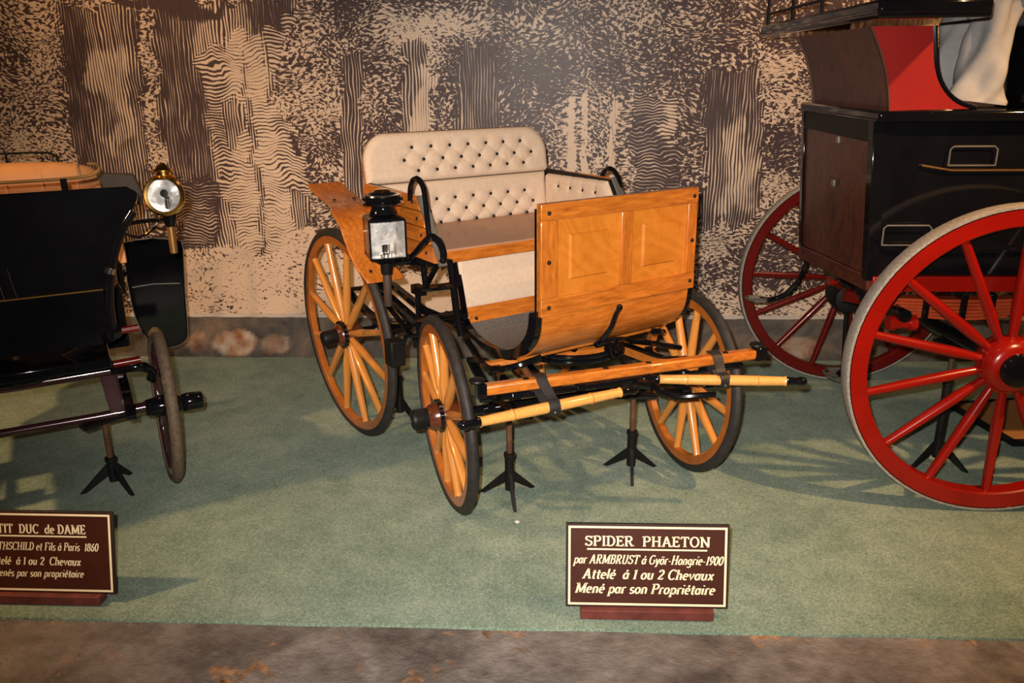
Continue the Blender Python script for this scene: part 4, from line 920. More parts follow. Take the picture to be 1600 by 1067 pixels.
    obj('lamp_bracket', MB().tube(smooth_path([(XP, 0.48, 1.262), (0.36, 0.56, 1.26), (0.29, 0.635, 1.245)], 4), 0.008, 8).tube(smooth_path([(XP, 0.46, 1.235), (0.36, 0.53, 1.20), (0.3, 0.60, 1.225)], 4), 0.006, 8), M['black'], lc)
duc()
def l2w(x, y):
    c, s_ = math.cos(TH2), math.sin(TH2); return (O2[0] + x*c - y*s_, O2[1] + x*s_ + y*c, 0)
axle_stand(l2w(-0.02, 0.30), 0.338, math.radians(-32), 'rusty brown tripod stand under the axle of the black carriage with round brass lamp', 0.13)

# ------------------------------------------------------------------ the red-wheeled coach
RO = Vector((1.82, 4.05, 0))
rc = thing('red_wheeled_coach', 'tall black coach with bright red wheels and worn mahogany end panel', 'coach', tuple(RO))
def w2r(p): return tuple(Vector(p) - RO)
def RB():
    class B(MB):
        def add(s, vs, fs): return MB.add(s, [Vector(v) - RO for v in vs], fs)
    return B()
RCM = {'rim': M['red'], 'tyre': M['tyre_grey'], 'spoke': M['red'], 'nave': M['red'], 'band': M['red'], 'cap': M['black']}
HUB_C = dict(r=0.118, nave=(-0.10, 0.075), end=0.105, cap_r=0.070, flat=True, flange=1.0)
X, out, up = wheel_matrix(None, (1,0,0), (0,1,0), -1, 0.0)
make_wheel(rc, axes(X, out, up, w2r((1.861, 3.285, 0.652))), 'rcn', 0.652, 0.012, 0.072, 0.076, 14, 180-13.2, 0.0215, HUB_C, RCM)
RCF = dict(RCM); RCF.update(rim=M['red_dark'], spoke=M['red_dark'], nave=M['red_dark'], band=M['red_dark'])  # weaker light on the far wheel is put into a darker red
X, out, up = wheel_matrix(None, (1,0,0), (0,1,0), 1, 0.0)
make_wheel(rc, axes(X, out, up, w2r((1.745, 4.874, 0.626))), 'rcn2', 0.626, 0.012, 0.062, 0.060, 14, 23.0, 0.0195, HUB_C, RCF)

def coach():
    yn, yf = 3.50, 4.50; xl, xr = 1.31, 2.70; z0, z1 = 0.965, 1.60
    # boot
    bd = obj('boot_body', RB().hexa([(xl+0.045, yn+0.02, z0), (xr, yn, z0), (xr, yf, z0), (xl+0.045, yf-0.02, z0), (xl, yn, z1), (xr, yn, z1), (xr, yf, z1), (xl, yf, z1)]), M['black'], rc, 0.006)
    def endpt(y, z, off=0.0): return (xl + 0.045*(z1-z)/(z1-z0) - off, y, z)
    ya, yb, za, zb = yn+0.055, yf-0.04, z0-0.0, z1-0.085
    obj('end_panel', RB().hexa([endpt(ya, za, 0.002), endpt(yb, za-0.06, 0.002), endpt(yb, zb, 0.002), endpt(ya, zb, 0.002), endpt(ya, za, 0.012), endpt(yb, za-0.06, 0.012), endpt(yb, zb, 0.012), endpt(ya, zb, 0.012)]), M['mahogany'], bd, 0.002)
    for (y0, y1, a, b_) in ((yn-0.006, ya, z0-0.02, z1), (yb, yf+0.006, z0-0.08, z1)):
        obj('corner_post', RB().hexa([endpt(y0, a, -0.03), endpt(y1, a, -0.03), endpt(y1, b_, -0.03), endpt(y0, b_, -0.03), endpt(y0, a, 0.022), endpt(y1, a, 0.022), endpt(y1, b_, 0.022), endpt(y0, b_, 0.022)]), M['black'], bd, 0.004)
    obj('frieze', RB().box(xl-0.015, xl+0.01, ya, yb, zb, z1), M['black_matte'], bd, 0.003)
    for y, z in ((3.95, 1.495), (3.95, 1.30)): obj('panel_fitting', RB().box(xl+0.0, xl+0.018-0.03, y-0.018, y+0.018, z-0.016, z+0.016), M['grey_trim'], bd, 0.003)
    # ledge
    obj('ledge', RB().box(xl-0.02, xr, yn-0.045, yf+0.045, z1, z1+0.040), M['black'], rc, 0.010)
    obj('ledge_bead', RB().tube([(xl-0.022, yn-0.047, z1+0.004), (2.0, yn-0.047, z1+0.004), (xr, yn-0.047, z1+0.004)], 0.006, 6).tube([(xl-0.024, yn-0.047, z1+0.004), (xl-0.024, 4.0, z1+0.004), (xl-0.024, yf+0.047, z1+0.004)], 0.006, 6), M['black'], rc)
    # side fittings: brass-edged handles and mouldings
    for (xa, xb, za_, zb_) in ((1.60, 1.785, 1.425, 1.50), (1.378, 1.572, 1.10, 1.182)):
        y = yn-0.012; r = 0.012
        lp = [(xa, y, za_), (xa, y, zb_-r), (xa+r, y, zb_), (xb-r, y, zb_), (xb, y, zb_-r), (xb, y, za_)]
        obj('handle_frame', RB().tube([(xa, y, za_), (xb, y, za_)], 0.003, 6).tube(lp, 0.0035, 6), M['grey_trim'], bd)
    obj('side_moulding', RB().tube([(1.50, yn-0.006, 1.425), (1.62, yn-0.008, 1.405), (1.75, yn-0.008, 1.405), (2.4, yn-0.008, 1.405)], 0.0035, 6), M['gilt'], bd)
    obj('side_moulding', RB().tube([(1.35, yn-0.006, 1.125), (1.42, yn-0.008, 1.10), (1.50, yn-0.008, 1.085), (2.4, yn-0.008, 1.085)], 0.006, 6), M['black'], bd)
    for ya_, yb_ in ((yn-0.012, yn+0.05), (yf-0.05, yf+0.012)): obj('sill', RB().box(xl+0.05, xr, ya_, yb_, 0.90, z0), M['red'], rc, 0.004)
    obj('end_sill', RB().hexa([(xl+0.03, yn, 0.90), (xl+0.09, yn, 0.90), (xl+0.09, yf, 0.83), (xl+0.03, yf, 0.83), (xl+0.03, yn, 0.965), (xl+0.09, yn, 0.965), (xl+0.09, yf, 0.90), (xl+0.03, yf, 0.90)]), M['mahogany'], rc, 0.004)
    # box seat riser: concave mahogany end, red sides
    prof = smooth_path([(1.345, 0, 1.64), (1.335, 0, 1.70), (1.315, 0, 1.78), (1.285, 0, 1.86), (1.235, 0, 1.955)], 4)
    rear = smooth_path([(1.475, 0, 1.955), (1.488, 0, 1.88), (1.505, 0, 1.80), (1.54, 0, 1.73), (1.60, 0, 1.675), (1.68, 0, 1.645)], 4)
    b = RB(); vs = []; fs = []
    for p in prof: vs += [(p.x, yn+0.005, p.z), (p.x, yf+0.03, p.z), (p.x+0.02, yf+0.03, p.z), (p.x+0.02, yn+0.005, p.z)]
    for i in range(len(prof)-1):
        for k in range(4): l = (k+1) % 4; fs.append((i*4+k, i*4+l, (i+1)*4+l, (i+1)*4+k))
    fs += [(0,1,2,3), tuple(len(vs)-4+i for i in (3,2,1,0))]
    obj('riser_end', b.add(vs, fs), M['mahogany'], rc)
    for y in (yn, yf+0.01):
        q = [(p.x, y, p.z) for p in prof] + [(p.x, y, p.z) for p in rear]
        sp = obj('riser_side', RB().prism(q, (0, 0.022, 0)), M['red_panel'], rc)
        obj('side_edging', RB().tube([(p.x+0.003, y+0.008, p.z) for p in rear], 0.012, 8), M['black'], sp)
        obj('side_bead', RB().tube([(p.x-0.001, y-0.002, p.z) for p in prof], 0.0035, 6), M['brown_tube'], sp)
    # seat slab
    sl_ = obj('box_seat', RB().box(1.15, 1.545, 3.20, 4.95, 1.968, 2.032), M['black'], rc, 0.012)
    obj('seat_bead', RB().tube([(1.148, 4.95, 1.992), (1.148, 4.0, 1.992), (1.148, 3.197, 1.992), (1.35, 3.197, 1.992)], 0.006, 6), M['black'], sl_)
    # iron luggage rail on the far half of the seat
    r = RB()
    for y, h in ((4.90, 2.40), (4.42, 2.40), (3.95, 2.40)): r.tube([(1.175, y, 2.012), (1.175, y, h)], 0.0085, 6)
    for z in (2.085, 2.24, 2.40): r.tube([(1.175, 3.95, z), (1.175, 4.90, z)], 0.007, 6)
    obj('luggage_rail', r, M['black_matte'], rc)
    # running gear
    obj('axle', RB().tube([(1.855, 3.36, 0.655), (1.80, 4.05, 0.64), (1.75, 4.76, 0.626)], 0.032, 10), M['black'], rc)
    for y in (3.62, 4.42):
        sp = None
        for i in range(6):
            L = 0.42-0.045*i; z = 0.845-0.016*i
            pts = smooth_path([(1.80-L, y, z+0.0), (1.80, y, z-0.012), (1.80+L, y, z+0.0)], 6)
            m_ = RB().strip(pts, (0, 0.032, 0), 0.0125)
            if sp is None: sp = obj('leaf_spring', m_, M['spring_red'], rc)
            else: obj('leaf', m_, M['spring_red'], sp)
        for x in (1.64, 1.80, 1.92):
            obj('spring_clip', RB().box(x-0.014, x+0.014, y-0.042, y+0.042, 0.735, 0.868), M['black'], sp, 0.004)
        obj('spring_shackle', RB().tube([(1.38, y, 0.84), (1.36, y, 0.88), (1.37, y, 0.92)], 0.022, 8), M['black'], rc)
        obj('spring_hanger', RB().tube([(1.50, y-0.07, 0.745), (1.56, y-0.07, 0.745)], 0.026, 12).tube([(1.47, y-0.07, 0.745), (1.50, y-0.07, 0.745)], 0.034, 10).tube([(1.56, y-0.07, 0.745), (1.59, y-0.07, 0.745)], 0.034, 10), M['red'], rc)
    obj('spring_cross', RB().tube([(1.52, 3.5, 0.79), (1.5, 4.05, 0.78), (1.48, 4.6, 0.78)], 0.03, 8), M['black'], rc)
    obj('perch', RB().tube(smooth_path([(1.45, 4.05, 0.74), (1.8, 4.05, 0.68), (2.4, 4.05, 0.70), (2.9, 4.05, 0.74)], 5), 0.034, 8), M['red_dark'], rc)
    obj('turntable', RB().tube([(1.80+0.30*math.cos(t), 4.05+0.30*math.sin(t), 0.885) for t in np.linspace(0, 2*PI, 36)[:-1]], 0.02, 8, True), M['black'], rc)
    obj('cross_bed', RB().box(1.72, 1.88, 3.55, 4.50, 0.868, 0.935), M['black'], rc, 0.01)
    obj('hub_brake', RB().lathe([(-0.11, 0.05), (-0.1, 0.085), (0.02, 0.09), (0.06, 0.075), (0.07, 0.03)], (1.64, 4.55, 0.60), (0, -1, 0.0), 20), M['black_matte'], rc)
    obj('bracket_arm', RB().tube(smooth_path([(1.40, 4.45, 0.86), (1.50, 4.5, 0.78), (1.60, 4.52, 0.66)], 5), 0.026, 8), M['red_dark'], rc)
    # steps with slotted treads
    def tread(cx, cy, z, lx, ly, tilt):
        t = obj('step_tread', RB().tube([(cx+lx*a, cy+ly*b_, z+tilt*b_) for a, b_ in ((-1,-0.5),(-0.55,-1),(0.55,-1),(1,-0.5),(1,0.5),(0.55,1),(-0.55,1),(-1,0.5))], 0.008, 6, True), M['grey_trim'], rc)
        for k in (-0.6, -0.2, 0.2, 0.6): obj('tread_bar', RB().tube([(cx-lx*(0.9 if abs(k) < 0.5 else 0.6), cy+ly*k, z+tilt*k), (cx+lx*(0.9 if abs(k) < 0.5 else 0.6), cy+ly*k, z+tilt*k)], 0.006, 6), M['grey_trim'], t)
    tread(1.15, 4.55, 0.585, 0.05, 0.09, -0.01)
    obj('step_iron', RB().tube(smooth_path([(1.405, 4.52, 0.87), (1.40, 4.55, 0.76), (1.37, 4.56, 0.68), (1.31, 4.56, 0.61), (1.24, 4.56, 0.58), (1.17, 4.55, 0.58)], 5), 0.016, 8), M['black'], rc)
    tread(1.64, 4.48, 0.165, 0.085, 0.10, 0.0)
    obj('step_iron', RB().tube(smooth_path([(1.64, 4.52, 0.56), (1.655, 4.54, 0.40), (1.66, 4.53, 0.26), (1.65, 4.50, 0.17)], 5), 0.014, 8).dome((1.64, 4.47, 0.172), (0,0,1), 0.035, 0.03), M['black'], rc)
    # passenger box behind
    obj('seat_box', RB().box(1.98, 2.70, 3.60, 4.45, 1.64, 1.965), M['black'], rc, 0.01)
    obj('seat_pad', RB().box(1.955, 2.70, 3.56, 4.48, 1.965, 2.02), M['cushion_blue'], rc, 0.02)
coach()
axle_stand((1.845, 3.70, 0), 0.60, math.radians(200), 'grey tripod stand behind the big bright red wheel', 0.40, tube_m='brown_tube')

# ------------------------------------------------------------------ seated mannequin on the coach
def person():
    bx, by = 2.20, 3.90
    J = {'pelvis': (bx, by, 2.13, .13, .15), 'waist': (bx+.03, by, 2.33, .11, .14), 'chest': (bx+.02, by, 2.55, .12, .17), 'neckb': (bx, by, 2.70, .07, .08), 'neck': (bx-.01, by, 2.76, .05, .05), 'head': (bx-.02, by, 2.87, .085, .075), 'crown': (bx-.01, by, 2.96, .06, .06)}
    E = [('pelvis','waist'), ('waist','chest'), ('chest','neckb'), ('neckb','neck'), ('neck','head'), ('head','crown')]
    for s, n in ((-1, 'l'), (1, 'r')):
        y = by + s*0.10; yk = by + s*0.13
        J.update({n+'hip': (bx-.05, y, 2.10, .085, .085), n+'knee': (1.83, yk, 2.11, .062, .062), n+'calf': (1.82, yk, 1.93, .055, .055), n+'ankle': (1.80, yk, 1.72, .038, .038), n+'heel': (1.815, yk, 1.675, .035, .035), n+'toe': (1.64, yk, 1.665, .028, .032),
                  n+'sho': (bx+.01, by+s*.19, 2.66, .065, .065), n+'elb': (bx-.02, by+s*.25, 2.42, .045, .045), n+'wri': (bx-.22, by+s*.16, 2.30, .028, .028), n+'palm': (bx-.29, by+s*.14, 2.28, .034, .022)})
        E += [('pelvis', n+'hip'), (n+'hip', n+'knee'), (n+'knee', n+'calf'), (n+'calf', n+'ankle'), (n+'ankle', n+'heel'), (n+'heel', n+'toe'), ('chest', n+'sho'), (n+'sho', n+'elb'), (n+'elb', n+'wri'), (n+'wri', n+'palm')]
        for i in range(5):
            f = 'f%s%d' % (n, i); dy = (-.026, -.009, .008, .024, .034)[i]; ln = (.075, .085, .08, .065, .05)[i]
            J[f+'a'] = (bx-.29-ln*.55, by+s*.14+dy, 2.275 if i < 4 else 2.30, .009, .009); J[f+'b'] = (bx-.29-ln*.9, by+s*.14+dy, 2.255 if i < 4 else 2.30, .008, .008)
            E += [(n+'palm', f+'a'), (f+'a', f+'b')]
    names = list(J); idx = {k: i for i, k in enumerate(names)}
    me = bpy.data.meshes.new('person'); me.from_pydata([J[k][:3] for k in names], [(idx[a], idx[b]) for a, b in E], [])
    me.materials.append(M['skin'])
    o = link('person', me); o['label'] = 'person in pale grey trousers and dark coat seated on the coach'; o['category'] = 'person'
    sk = o.modifiers.new('skin', 'SKIN'); sk.use_smooth_shade = True
    for k in names:
        v = me.skin_vertices[0].data[idx[k]]; v.radius = (J[k][3], J[k][4]); v.use_root = (k == 'pelvis')
    sd = o.modifiers.new('sub', 'SUBSURF'); sd.levels = 1; sd.render_levels = 2
    # trousers: loose legs with folds
    for s in (-1, 1):
        yk = by + s*0.13
        path = smooth_path([(bx-.02, by+s*.09, 2.12), (2.02, by+s*.12, 2.125), (1.88, yk, 2.125), (1.835, yk, 2.06), (1.83, yk, 1.93), (1.815, yk, 1.80), (1.80, yk, 1.70), (1.795, yk, 1.66)], 8)
        b = MB(); n = 36; m = len(path); u0 = Vector((0,1,0)); vs = []
        for i, p in enumerate(path):
            t = (path[min(i+1, m-1)]-path[max(i-1, 0)]).normalized(); u = (u0-t*u0.dot(t)).normalized(); w = t.cross(u); f = i/(m-1)
            r0 = 0.115 - 0.03*min(1, f*2.2) + 0.022*max(0, f-0.55)*2.0
            for k in range(n):
                a = 2*PI*k/n
                fold = 0.012*math.sin(3*a + 9*f + s) * min(1, f*3) + 0.009*math.sin(5*a - 14*f + 2*s)*(f > 0.4) + 0.010*mnoise.noise((math.cos(a)*1.5, math.sin(a)*1.5, f*7+s))
                vs.append(p + (math.cos(a)*u + math.sin(a)*w)*(r0+fold))
        fs = [(i*n+k, i*n+(k+1) % n, (i+1)*n+(k+1) % n, (i+1)*n+k) for i in range(m-1) for k in range(n)]
        obj('trouser_leg', b.add(vs, fs + [tuple(range(n))]), M['grey_cloth'], o, 0, 80)
        sh = []
        for x, hh, ww in ((1.87, 0.03, 0.030), (1.85, 0.055, 0.038), (1.80, 0.065, 0.040), (1.74, 0.045, 0.042), (1.67, 0.034, 0.044), (1.62, 0.022, 0.036), (1.60, 0.010, 0.018)):
            sh.append([(x, yk+ww*math.cos(t), 1.642 + hh*max(0, math.sin(t))*1.0 + (0 if math.sin(t) < 0 else 0.004)) for t in np.linspace(0, 2*PI, 15)[:-1]])
        b = MB(); k = 14; vv = [p for r in sh for p in r]
        ff = [(i*k+j, i*k+(j+1) % k, (i+1)*k+(j+1) % k, (i+1)*k+j) for i in range(len(sh)-1) for j in range(k)] + [tuple(range(k)), tuple(range((len(sh)-1)*k, len(sh)*k))]
        obj('shoe', b.add(vv, ff), M['shoe'], o, 0, 60)
    # coat
    b = MB(); n = 28; rings = [(2.10, 0.185, 0.235), (2.25, 0.165, 0.21), (2.40, 0.155, 0.20), (2.55, 0.165, 0.225), (2.66, 0.14, 0.23), (2.72, 0.085, 0.13), (2.75, 0.07, 0.08)]
    vs = [(bx+0.015+a*math.cos(2*PI*k/n), by+c_*math.sin(2*PI*k/n), z) for z, a, c_ in rings for k in range(n)]
    fs = [(i*n+k, i*n+(k+1) % n, (i+1)*n+(k+1) % n, (i+1)*n+k) for i in range(len(rings)-1) for k in range(n)]
    obj('coat', b.add(vs, fs), M['coat'], o, 0, 80)
    for s in (-1, 1):
        obj('sleeve', MB().tube(smooth_path([(bx+.01, by+s*.185, 2.67), (bx, by+s*.23, 2.55), (bx-.02, by+s*.25, 2.42), (bx-.12, by+s*.2, 2.36), (bx-.215, by+s*.16, 2.305)], 4), [0.085, 0.082, 0.08, 0.077, 0.074, 0.072, 0.07, 0.068, 0.066, 0.063, 0.06, 0.058, 0.055, 0.052, 0.05, 0.048, 0.046], 14), M['coat'], o)
    hd = Vector((bx-.02, by, 2.88))
    obj('hair', MB().lathe([(0.0, 0.096), (0.04, 0.094), (0.075, 0.075), (0.10, 0.035), (0.105, 0.004)], hd + Vector((0.012, 0, 0.0)), (0.12, 0, 1), 20), M['coat'], o)
    obj('nose', MB().lathe([(0, 0.018), (0.02, 0.012), (0.03, 0.004)], hd + Vector((-0.075, 0, -0.015)), (-1, 0, -0.35), 10), M['skin'], o)
    for s in (-1, 1):
        obj('eye', MB().dome(hd + Vector((-0.074, s*0.030, 0.010)), (-1, s*0.2, 0), 0.011, 0.008), M['coat'], o)
        obj('ear', MB().lathe([(-0.006, 0.022), (0.006, 0.024), (0.010, 0.012)], hd + Vector((0.0, s*0.078, 0.0)), (0, s, 0), 12), M['skin'], o)
    obj('mouth', MB().tube([hd + Vector((-0.070, -0.022, -0.045)), hd + Vector((-0.078, 0, -0.047)), hd + Vector((-0.070, 0.022, -0.045))], 0.004, 6), M['sign_base'], o)
person()

# wooden panel lying on the carpet behind the red wheel
bd_ = thing('wooden_board', 'flat brown wooden board with dark edging on the carpet behind the red wheel', 'board', (2.40, 4.22, 0), math.radians(10))
obj('board_top', MB().hexa([(-0.14, -0.30, 0.012), (0.5, -0.34, 0.012), (0.5, 0.2, 0.012), (-0.14, 0.2, 0.012), (-0.14, -0.30, 0.034), (0.5, -0.34, 0.034), (0.5, 0.2, 0.034), (-0.14, 0.2, 0.034)]), M['board'], bd_)
obj('board_edging', MB().tube([(-0.145, 0.2, 0.021), (-0.145, -0.30, 0.021), (0.5, -0.345, 0.021), (0.5, 0.2, 0.021)], 0.021, 6, True), M['black_matte'], bd_)
sc_ = obj('paper_scrap', MB().lathe([(0, 0.010), (0.004, 0.012), (0.007, 0.006)], (0,0,0), (0.1,0,1), 6), M['white_scrap'])
sc_.location = (-0.133, 3.093, 0); sc_['label'] = 'tiny white scrap on the carpet before the stand'; sc_['category'] = 'scrap'

# ------------------------------------------------------------------ painted signs
# letter skeletons: advance width, strokes ("l" polyline, "a" arc cx cy rx ry from to), serif feet (x y)
GL = {
'S': (.66, 'a .32 .75 .21 .20 25 270;a .32 .27 .24 .24 90 -155;l .515 .76 .535 .97;l .10 .04 .12 .26', ''),
'P': (.70, 'l .17 0 .17 1;l .17 .98 .38 .98;a .38 .73 .22 .25 90 -90;l .38 .48 .17 .48', '.17 0 .13 .98'),
'I': (.38, 'l .19 0 .19 1', '.19 0 .19 1'),
'D': (.78, 'l .17 0 .17 1;l .17 .98 .32 .98;a .32 .5 .34 .48 90 -90;l .32 .02 .17 .02', '.13 .02 .13 .98'),
'E': (.68, 'l .17 0 .17 1;l .17 .97 .56 .97 .56 .80;l .17 .52 .42 .52;l .42 .62 .42 .42;l .17 .03 .58 .03 .58 .22', '.13 .03 .13 .97'),
'R': (.78, 'l .17 0 .17 1;l .17 .98 .38 .98;a .38 .75 .21 .23 90 -90;l .38 .52 .17 .52;l .38 .52 .62 0', '.17 0 .13 .98 .66 .02'),
'H': (.86, 'l .19 0 .19 1;l .67 0 .67 1;l .19 .52 .67 .52', '.19 0 .19 1 .67 0 .67 1'),
'A': (.82, 'l .13 0 .39 1;l .39 1 .68 0;l .23 .34 .57 .34', '.13 0 .69 0'),
'T': (.74, 'l .37 0 .37 1;l .06 .78 .08 .97 .66 .97 .68 .78', '.37 0'),
'O': (.82, 'a .41 .5 .31 .49 0 360', ''),
'N': (.88, 'l .18 0 .18 1;l .16 1 .70 0;l .70 0 .70 1', '.18 0 .14 1 .70 1'),
'M': (1.02, 'l .16 0 .18 1;l .18 1 .51 .08;l .51 .08 .84 1;l .84 1 .86 0', '.16 0 .13 .98 .86 0 .89 .98'),
'B': (.72, 'l .17 0 .17 1;l .17 .98 .36 .98;a .36 .76 .20 .22 90 -90;l .36 .54 .17 .54;a .38 .28 .23 .26 90 -90;l .38 .02 .17 .02', '.13 .02 .13 .98'),
'U': (.82, 'l .17 1 .17 .3;a .40 .3 .23 .29 180 360;l .63 .3 .63 1', '.17 1 .63 1'),
'G': (.82, 'a .42 .5 .32 .49 45 335;l .70 .28 .70 .46 .50 .46', ''),
'C': (.74, 'a .42 .5 .32 .49 45 315;l .64 .80 .65 .98', ''),
'F': (.66, 'l .17 0 .17 1;l .17 .97 .58 .97 .58 .80;l .17 .52 .44 .52', '.17 0 .13 .97'),
'L': (.64, 'l .17 0 .17 1;l .17 .03 .56 .03 .56 .22', '.17 1 .13 .03'),
'a': (.58, 'a .26 .31 .18 .29 0 360;l .47 .62 .45 .08 .54 .04', ''),
'r': (.46, 'l .15 0 .15 .62;a .31 .44 .16 .17 180 50', '.15 0'),
'p': (.62, 'l .15 -.30 .15 .62;a .34 .31 .19 .30 0 360', '.15 -.30'),
't': (.42, 'l .20 .86 .20 .12;a .30 .12 .10 .11 180 310;l .05 .62 .38 .62', ''),
'e': (.55, 'l .09 .33 .47 .33;a .28 .31 .19 .30 5 310', ''),
'l': (.30, 'l .14 1 .14 .06 .24 .03', ''),
'o': (.58, 'a .29 .31 .20 .30 0 360', ''),
'u': (.64, 'l .14 .62 .14 .2;a .30 .2 .16 .19 180 360;l .48 .62 .48 .06 .57 .03', '.12 .62'),
'h': (.64, 'l .15 0 .15 1;a .32 .40 .17 .22 180 0;l .49 .40 .49 .05 .57 .02', '.15 0'),
'v': (.56, 'l .08 .62 .27 0 .48 .62', ''),
'x': (.56, 'l .09 .62 .47 0;l .47 .62 .08 0', ''),
's': (.48, 'a .24 .45 .14 .16 30 270;a .24 .15 .16 .15 90 -150', ''),
'n': (.64, 'l .15 0 .15 .62;a .32 .40 .17 .22 180 0;l .49 .40 .49 .05 .57 .02', '.15 0'),
'i': (.30, 'l .14 .62 .14 .06 .23 .03;l .15 .84 .17 .93', ''),
'y': (.56, 'l .08 .62 .27 .02;l .48 .62 .22 -.24 .06 -.26', ''),
'g': (.58, 'a .26 .33 .18 .27 0 360;l .46 .62 .46 -.10;a .27 -.12 .19 .17 0 -160', ''),
'd': (.62, 'a .27 .31 .19 .30 0 360;l .48 1 .47 .06 .56 .03', ''),
'0': (.60, 'a .30 .48 .21 .47 0 360', ''), '1': (.40, 'l .22 0 .22 .96 .08 .80', '.22 0'),
'2': (.60, 'a .29 .70 .19 .25 170 -35;l .44 .56 .10 .04;l .10 .04 .50 .04 .51 .16', ''),
'8': (.60, 'a .30 .72 .17 .22 0 360;a .30 .26 .20 .25 0 360', ''),
'6': (.60, 'a .30 .29 .19 .28 0 360;l .11 .32 .18 .66 .40 .95', ''),
'9': (.60, 'a .30 .67 .19 .28 0 360;l .49 .64 .42 .30 .20 .01', ''),
'-': (.42, 'l .08 .34 .34 .34', ''), ' ': (.34, '', ''),
}
GL['é'] = (GL['e'][0], GL['e'][1] + ';l .27 .74 .36 .92', ''); GL['à'] = (GL['a'][0], GL['a'][1] + ';l .28 .74 .34 .92', '')
GL['ö'] = (GL['o'][0], GL['o'][1] + ';l .19 .78 .20 .86;l .37 .78 .38 .86', '')
def lettering(text, x0, x1, base, cap, slant, weight, place, caps_small=None):
    """flat painted strokes; place(u, v) -> point on the sign face"""
    hair, stem = 0.085*weight, 0.165*weight; segs = []; pen = 0.0; word = 0; last = ''
    for ch in text:
        if ch == ' ' and last == ' ': word += 1
        last = ch
        adv, st, sf_ = GL[ch]
        for s in filter(None, st.split(';')):
            k = s.split(); v = list(map(float, k[1:]))
            if k[0] == 'l': pts = [(v[i], v[i+1]) for i in range(0, len(v), 2)]
            else:
                n = max(6, int(abs(v[5]-v[4])/18)); pts = [(v[0]+v[2]*math.cos(math.radians(v[4]+(v[5]-v[4])*i/n)), v[1]+v[3]*math.sin(math.radians(v[4]+(v[5]-v[4])*i/n))) for i in range(n+1)]
            segs.append((word, [(a+pen, b) for a, b in pts]))
        q = sf_.split()
        for i in range(0, len(q), 2):
            a, b = float(q[i])+pen, float(q[i+1]); b += 0.03 if b < 0.5 else -0.03
            segs.append((word, [(a-0.13, b), (a+0.13, b)]))
        pen += adv
    sx = (x1-x0)/pen; out = [MB() for _ in range(word+1)]
    asp = sx/cap
    for wi, pts in segs:
        mb = out[wi]
        P = [Vector((a*asp, b)) for a, b in pts]; L = []; R = []
        for i, p in enumerate(P):
            t = (P[min(i+1, len(P)-1)]-P[max(i-1, 0)]).normalized(); nn = Vector((-t.y, t.x))
            w = (hair + (stem-hair)*abs(t.y)**1.3)*0.5*min(1.0, max(0.62, asp))
            L.append(p+nn*w); R.append(p-nn*w)
        n = len(P); vs = []
        for p in L + R:
            vs.append(place(x0 + (p.x + slant*p.y)*cap, base + p.y*cap))
        mb.add(vs, [(i, i+1, n+i+1, n+i) for i in range(n-1)])
    return out
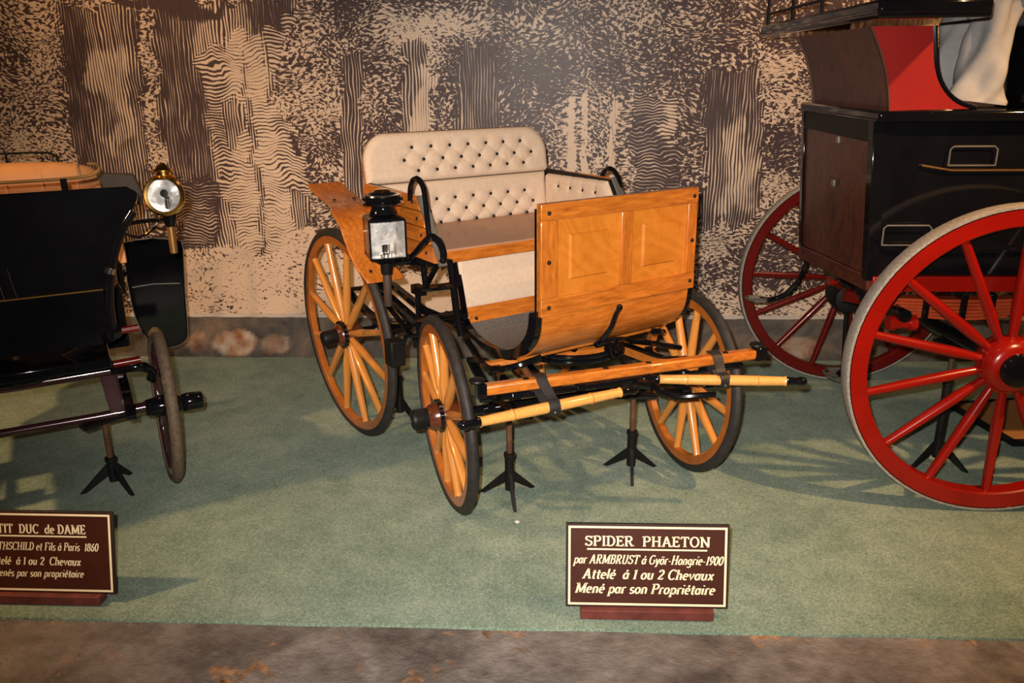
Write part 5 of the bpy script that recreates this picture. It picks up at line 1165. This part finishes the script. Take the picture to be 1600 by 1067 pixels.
def sign(name, label, loc, rz, w, h, tilt, lines, under):
    t = thing(name, label, 'sign', loc, rz, None)
    c, s = math.cos(tilt), math.sin(tilt)
    def P(u, v, d=0.0):  # u across, v up the face, d out of the face
        return Vector((u, v*s - d*c, 0.036 + v*c + d*s))
    def plate(u0, u1, v0, v1, d0, d1):
        return MB().hexa([P(u0,v0,d0), P(u1,v0,d0), P(u1,v1,d0), P(u0,v1,d0), P(u0,v0,d1), P(u1,v0,d1), P(u1,v1,d1), P(u0,v1,d1)])
    obj('sign_plate', plate(0, w, 0, h, -0.016, -0.001), M['sign_edge'], t, 0.002)
    obj('sign_face', plate(0.004, w-0.004, 0.004, h-0.004, -0.001, 0.0), M['sign'], t)
    b = MB(); e, k = 0.008, 0.0075
    for q in ((e, w-e, e, e+k), (e, w-e, h-e-k, h-e), (e, e+k, e+k, h-e-k), (w-e-k, w-e, e+k, h-e-k)):
        b.add([P(q[0],q[2],.0008), P(q[1],q[2],.0008), P(q[1],q[3],.0008), P(q[0],q[3],.0008)], [(0,1,2,3)])
    obj('border_line', b, M['cream'], t, 0, 0)
    u = under; obj('underline', MB().add([P(u[0]*w,h*(1-u[2])-.0028,.0008), P(u[1]*w,h*(1-u[2])-.0028,.0008), P(u[1]*w,h*(1-u[2])+.0028,.0008), P(u[0]*w,h*(1-u[2])+.0028,.0008)], [(0,1,2,3)]), M['cream'], t, 0, 0)
    for tx, a, b_, base, cap, sl_, wt in lines:
        for mb in [lettering(tx, a*w, b_*w, h*(1-base), cap*h, sl_, wt, lambda p, q: P(p, q, .0008))]:
            for piece in mb: obj('lettering', piece, M['cream'], t, 0, 0)
    bw = w*0.82; obj('sign_foot', MB().box((w-bw)/2, (w+bw)/2, -0.022, 0.030, 0.0, 0.036), M['sign_base'], t, 0.003)
    obj('sign_strut', MB().hexa([(w*.42, .0, .03), (w*.58, .0, .03), (w*.58, .11, .0), (w*.42, .11, .0), (w*.42, .04, .19), (w*.58, .04, .19), (w*.58, .125, .0), (w*.42, .125, .0)]), M['sign_base'], t)
    return t
sign('information_sign', 'maroon sign lettered SPIDER PHAETON with cream border on a red-brown block', (0.060, 2.470, 0), math.radians(0.2), 0.556, 0.296, math.radians(12),
     [('SPIDER  PHAETON', .115, .885, .262, .118, 0.0, 1.15), ('par ARMBRUST à Györ-Hongrie-1900', .045, .96, .475, .108, .24, 1.1),
      ('Attelé  à 1 ou 2 Chevaux', .10, .905, .655, .118, .24, 1.15), ('Mené par son Propriétaire', .055, .915, .828, .118, .24, 1.15)], (.13, .865, .302))
sign('information_sign', 'maroon sign lettered DUC de DAME with cream border, before the black carriage', (-2.100, 2.490, 0), math.radians(-0.2), 0.556, 0.300, math.radians(12),
     [('PETIT  DUC  de DAME', .165, .825, .268, .110, 0.0, 1.12), ('par ROTHSCHILD et Fils à Paris  1860', .085, .90, .475, .098, .16, 1.05),
      ('Attelé  à 1 ou 2  Chevaux', .17, .78, .655, .100, .16, 1.1), ('Menés par son propriétaire', .19, .795, .80, .092, .20, 1.08)], (.165, .828, .302))
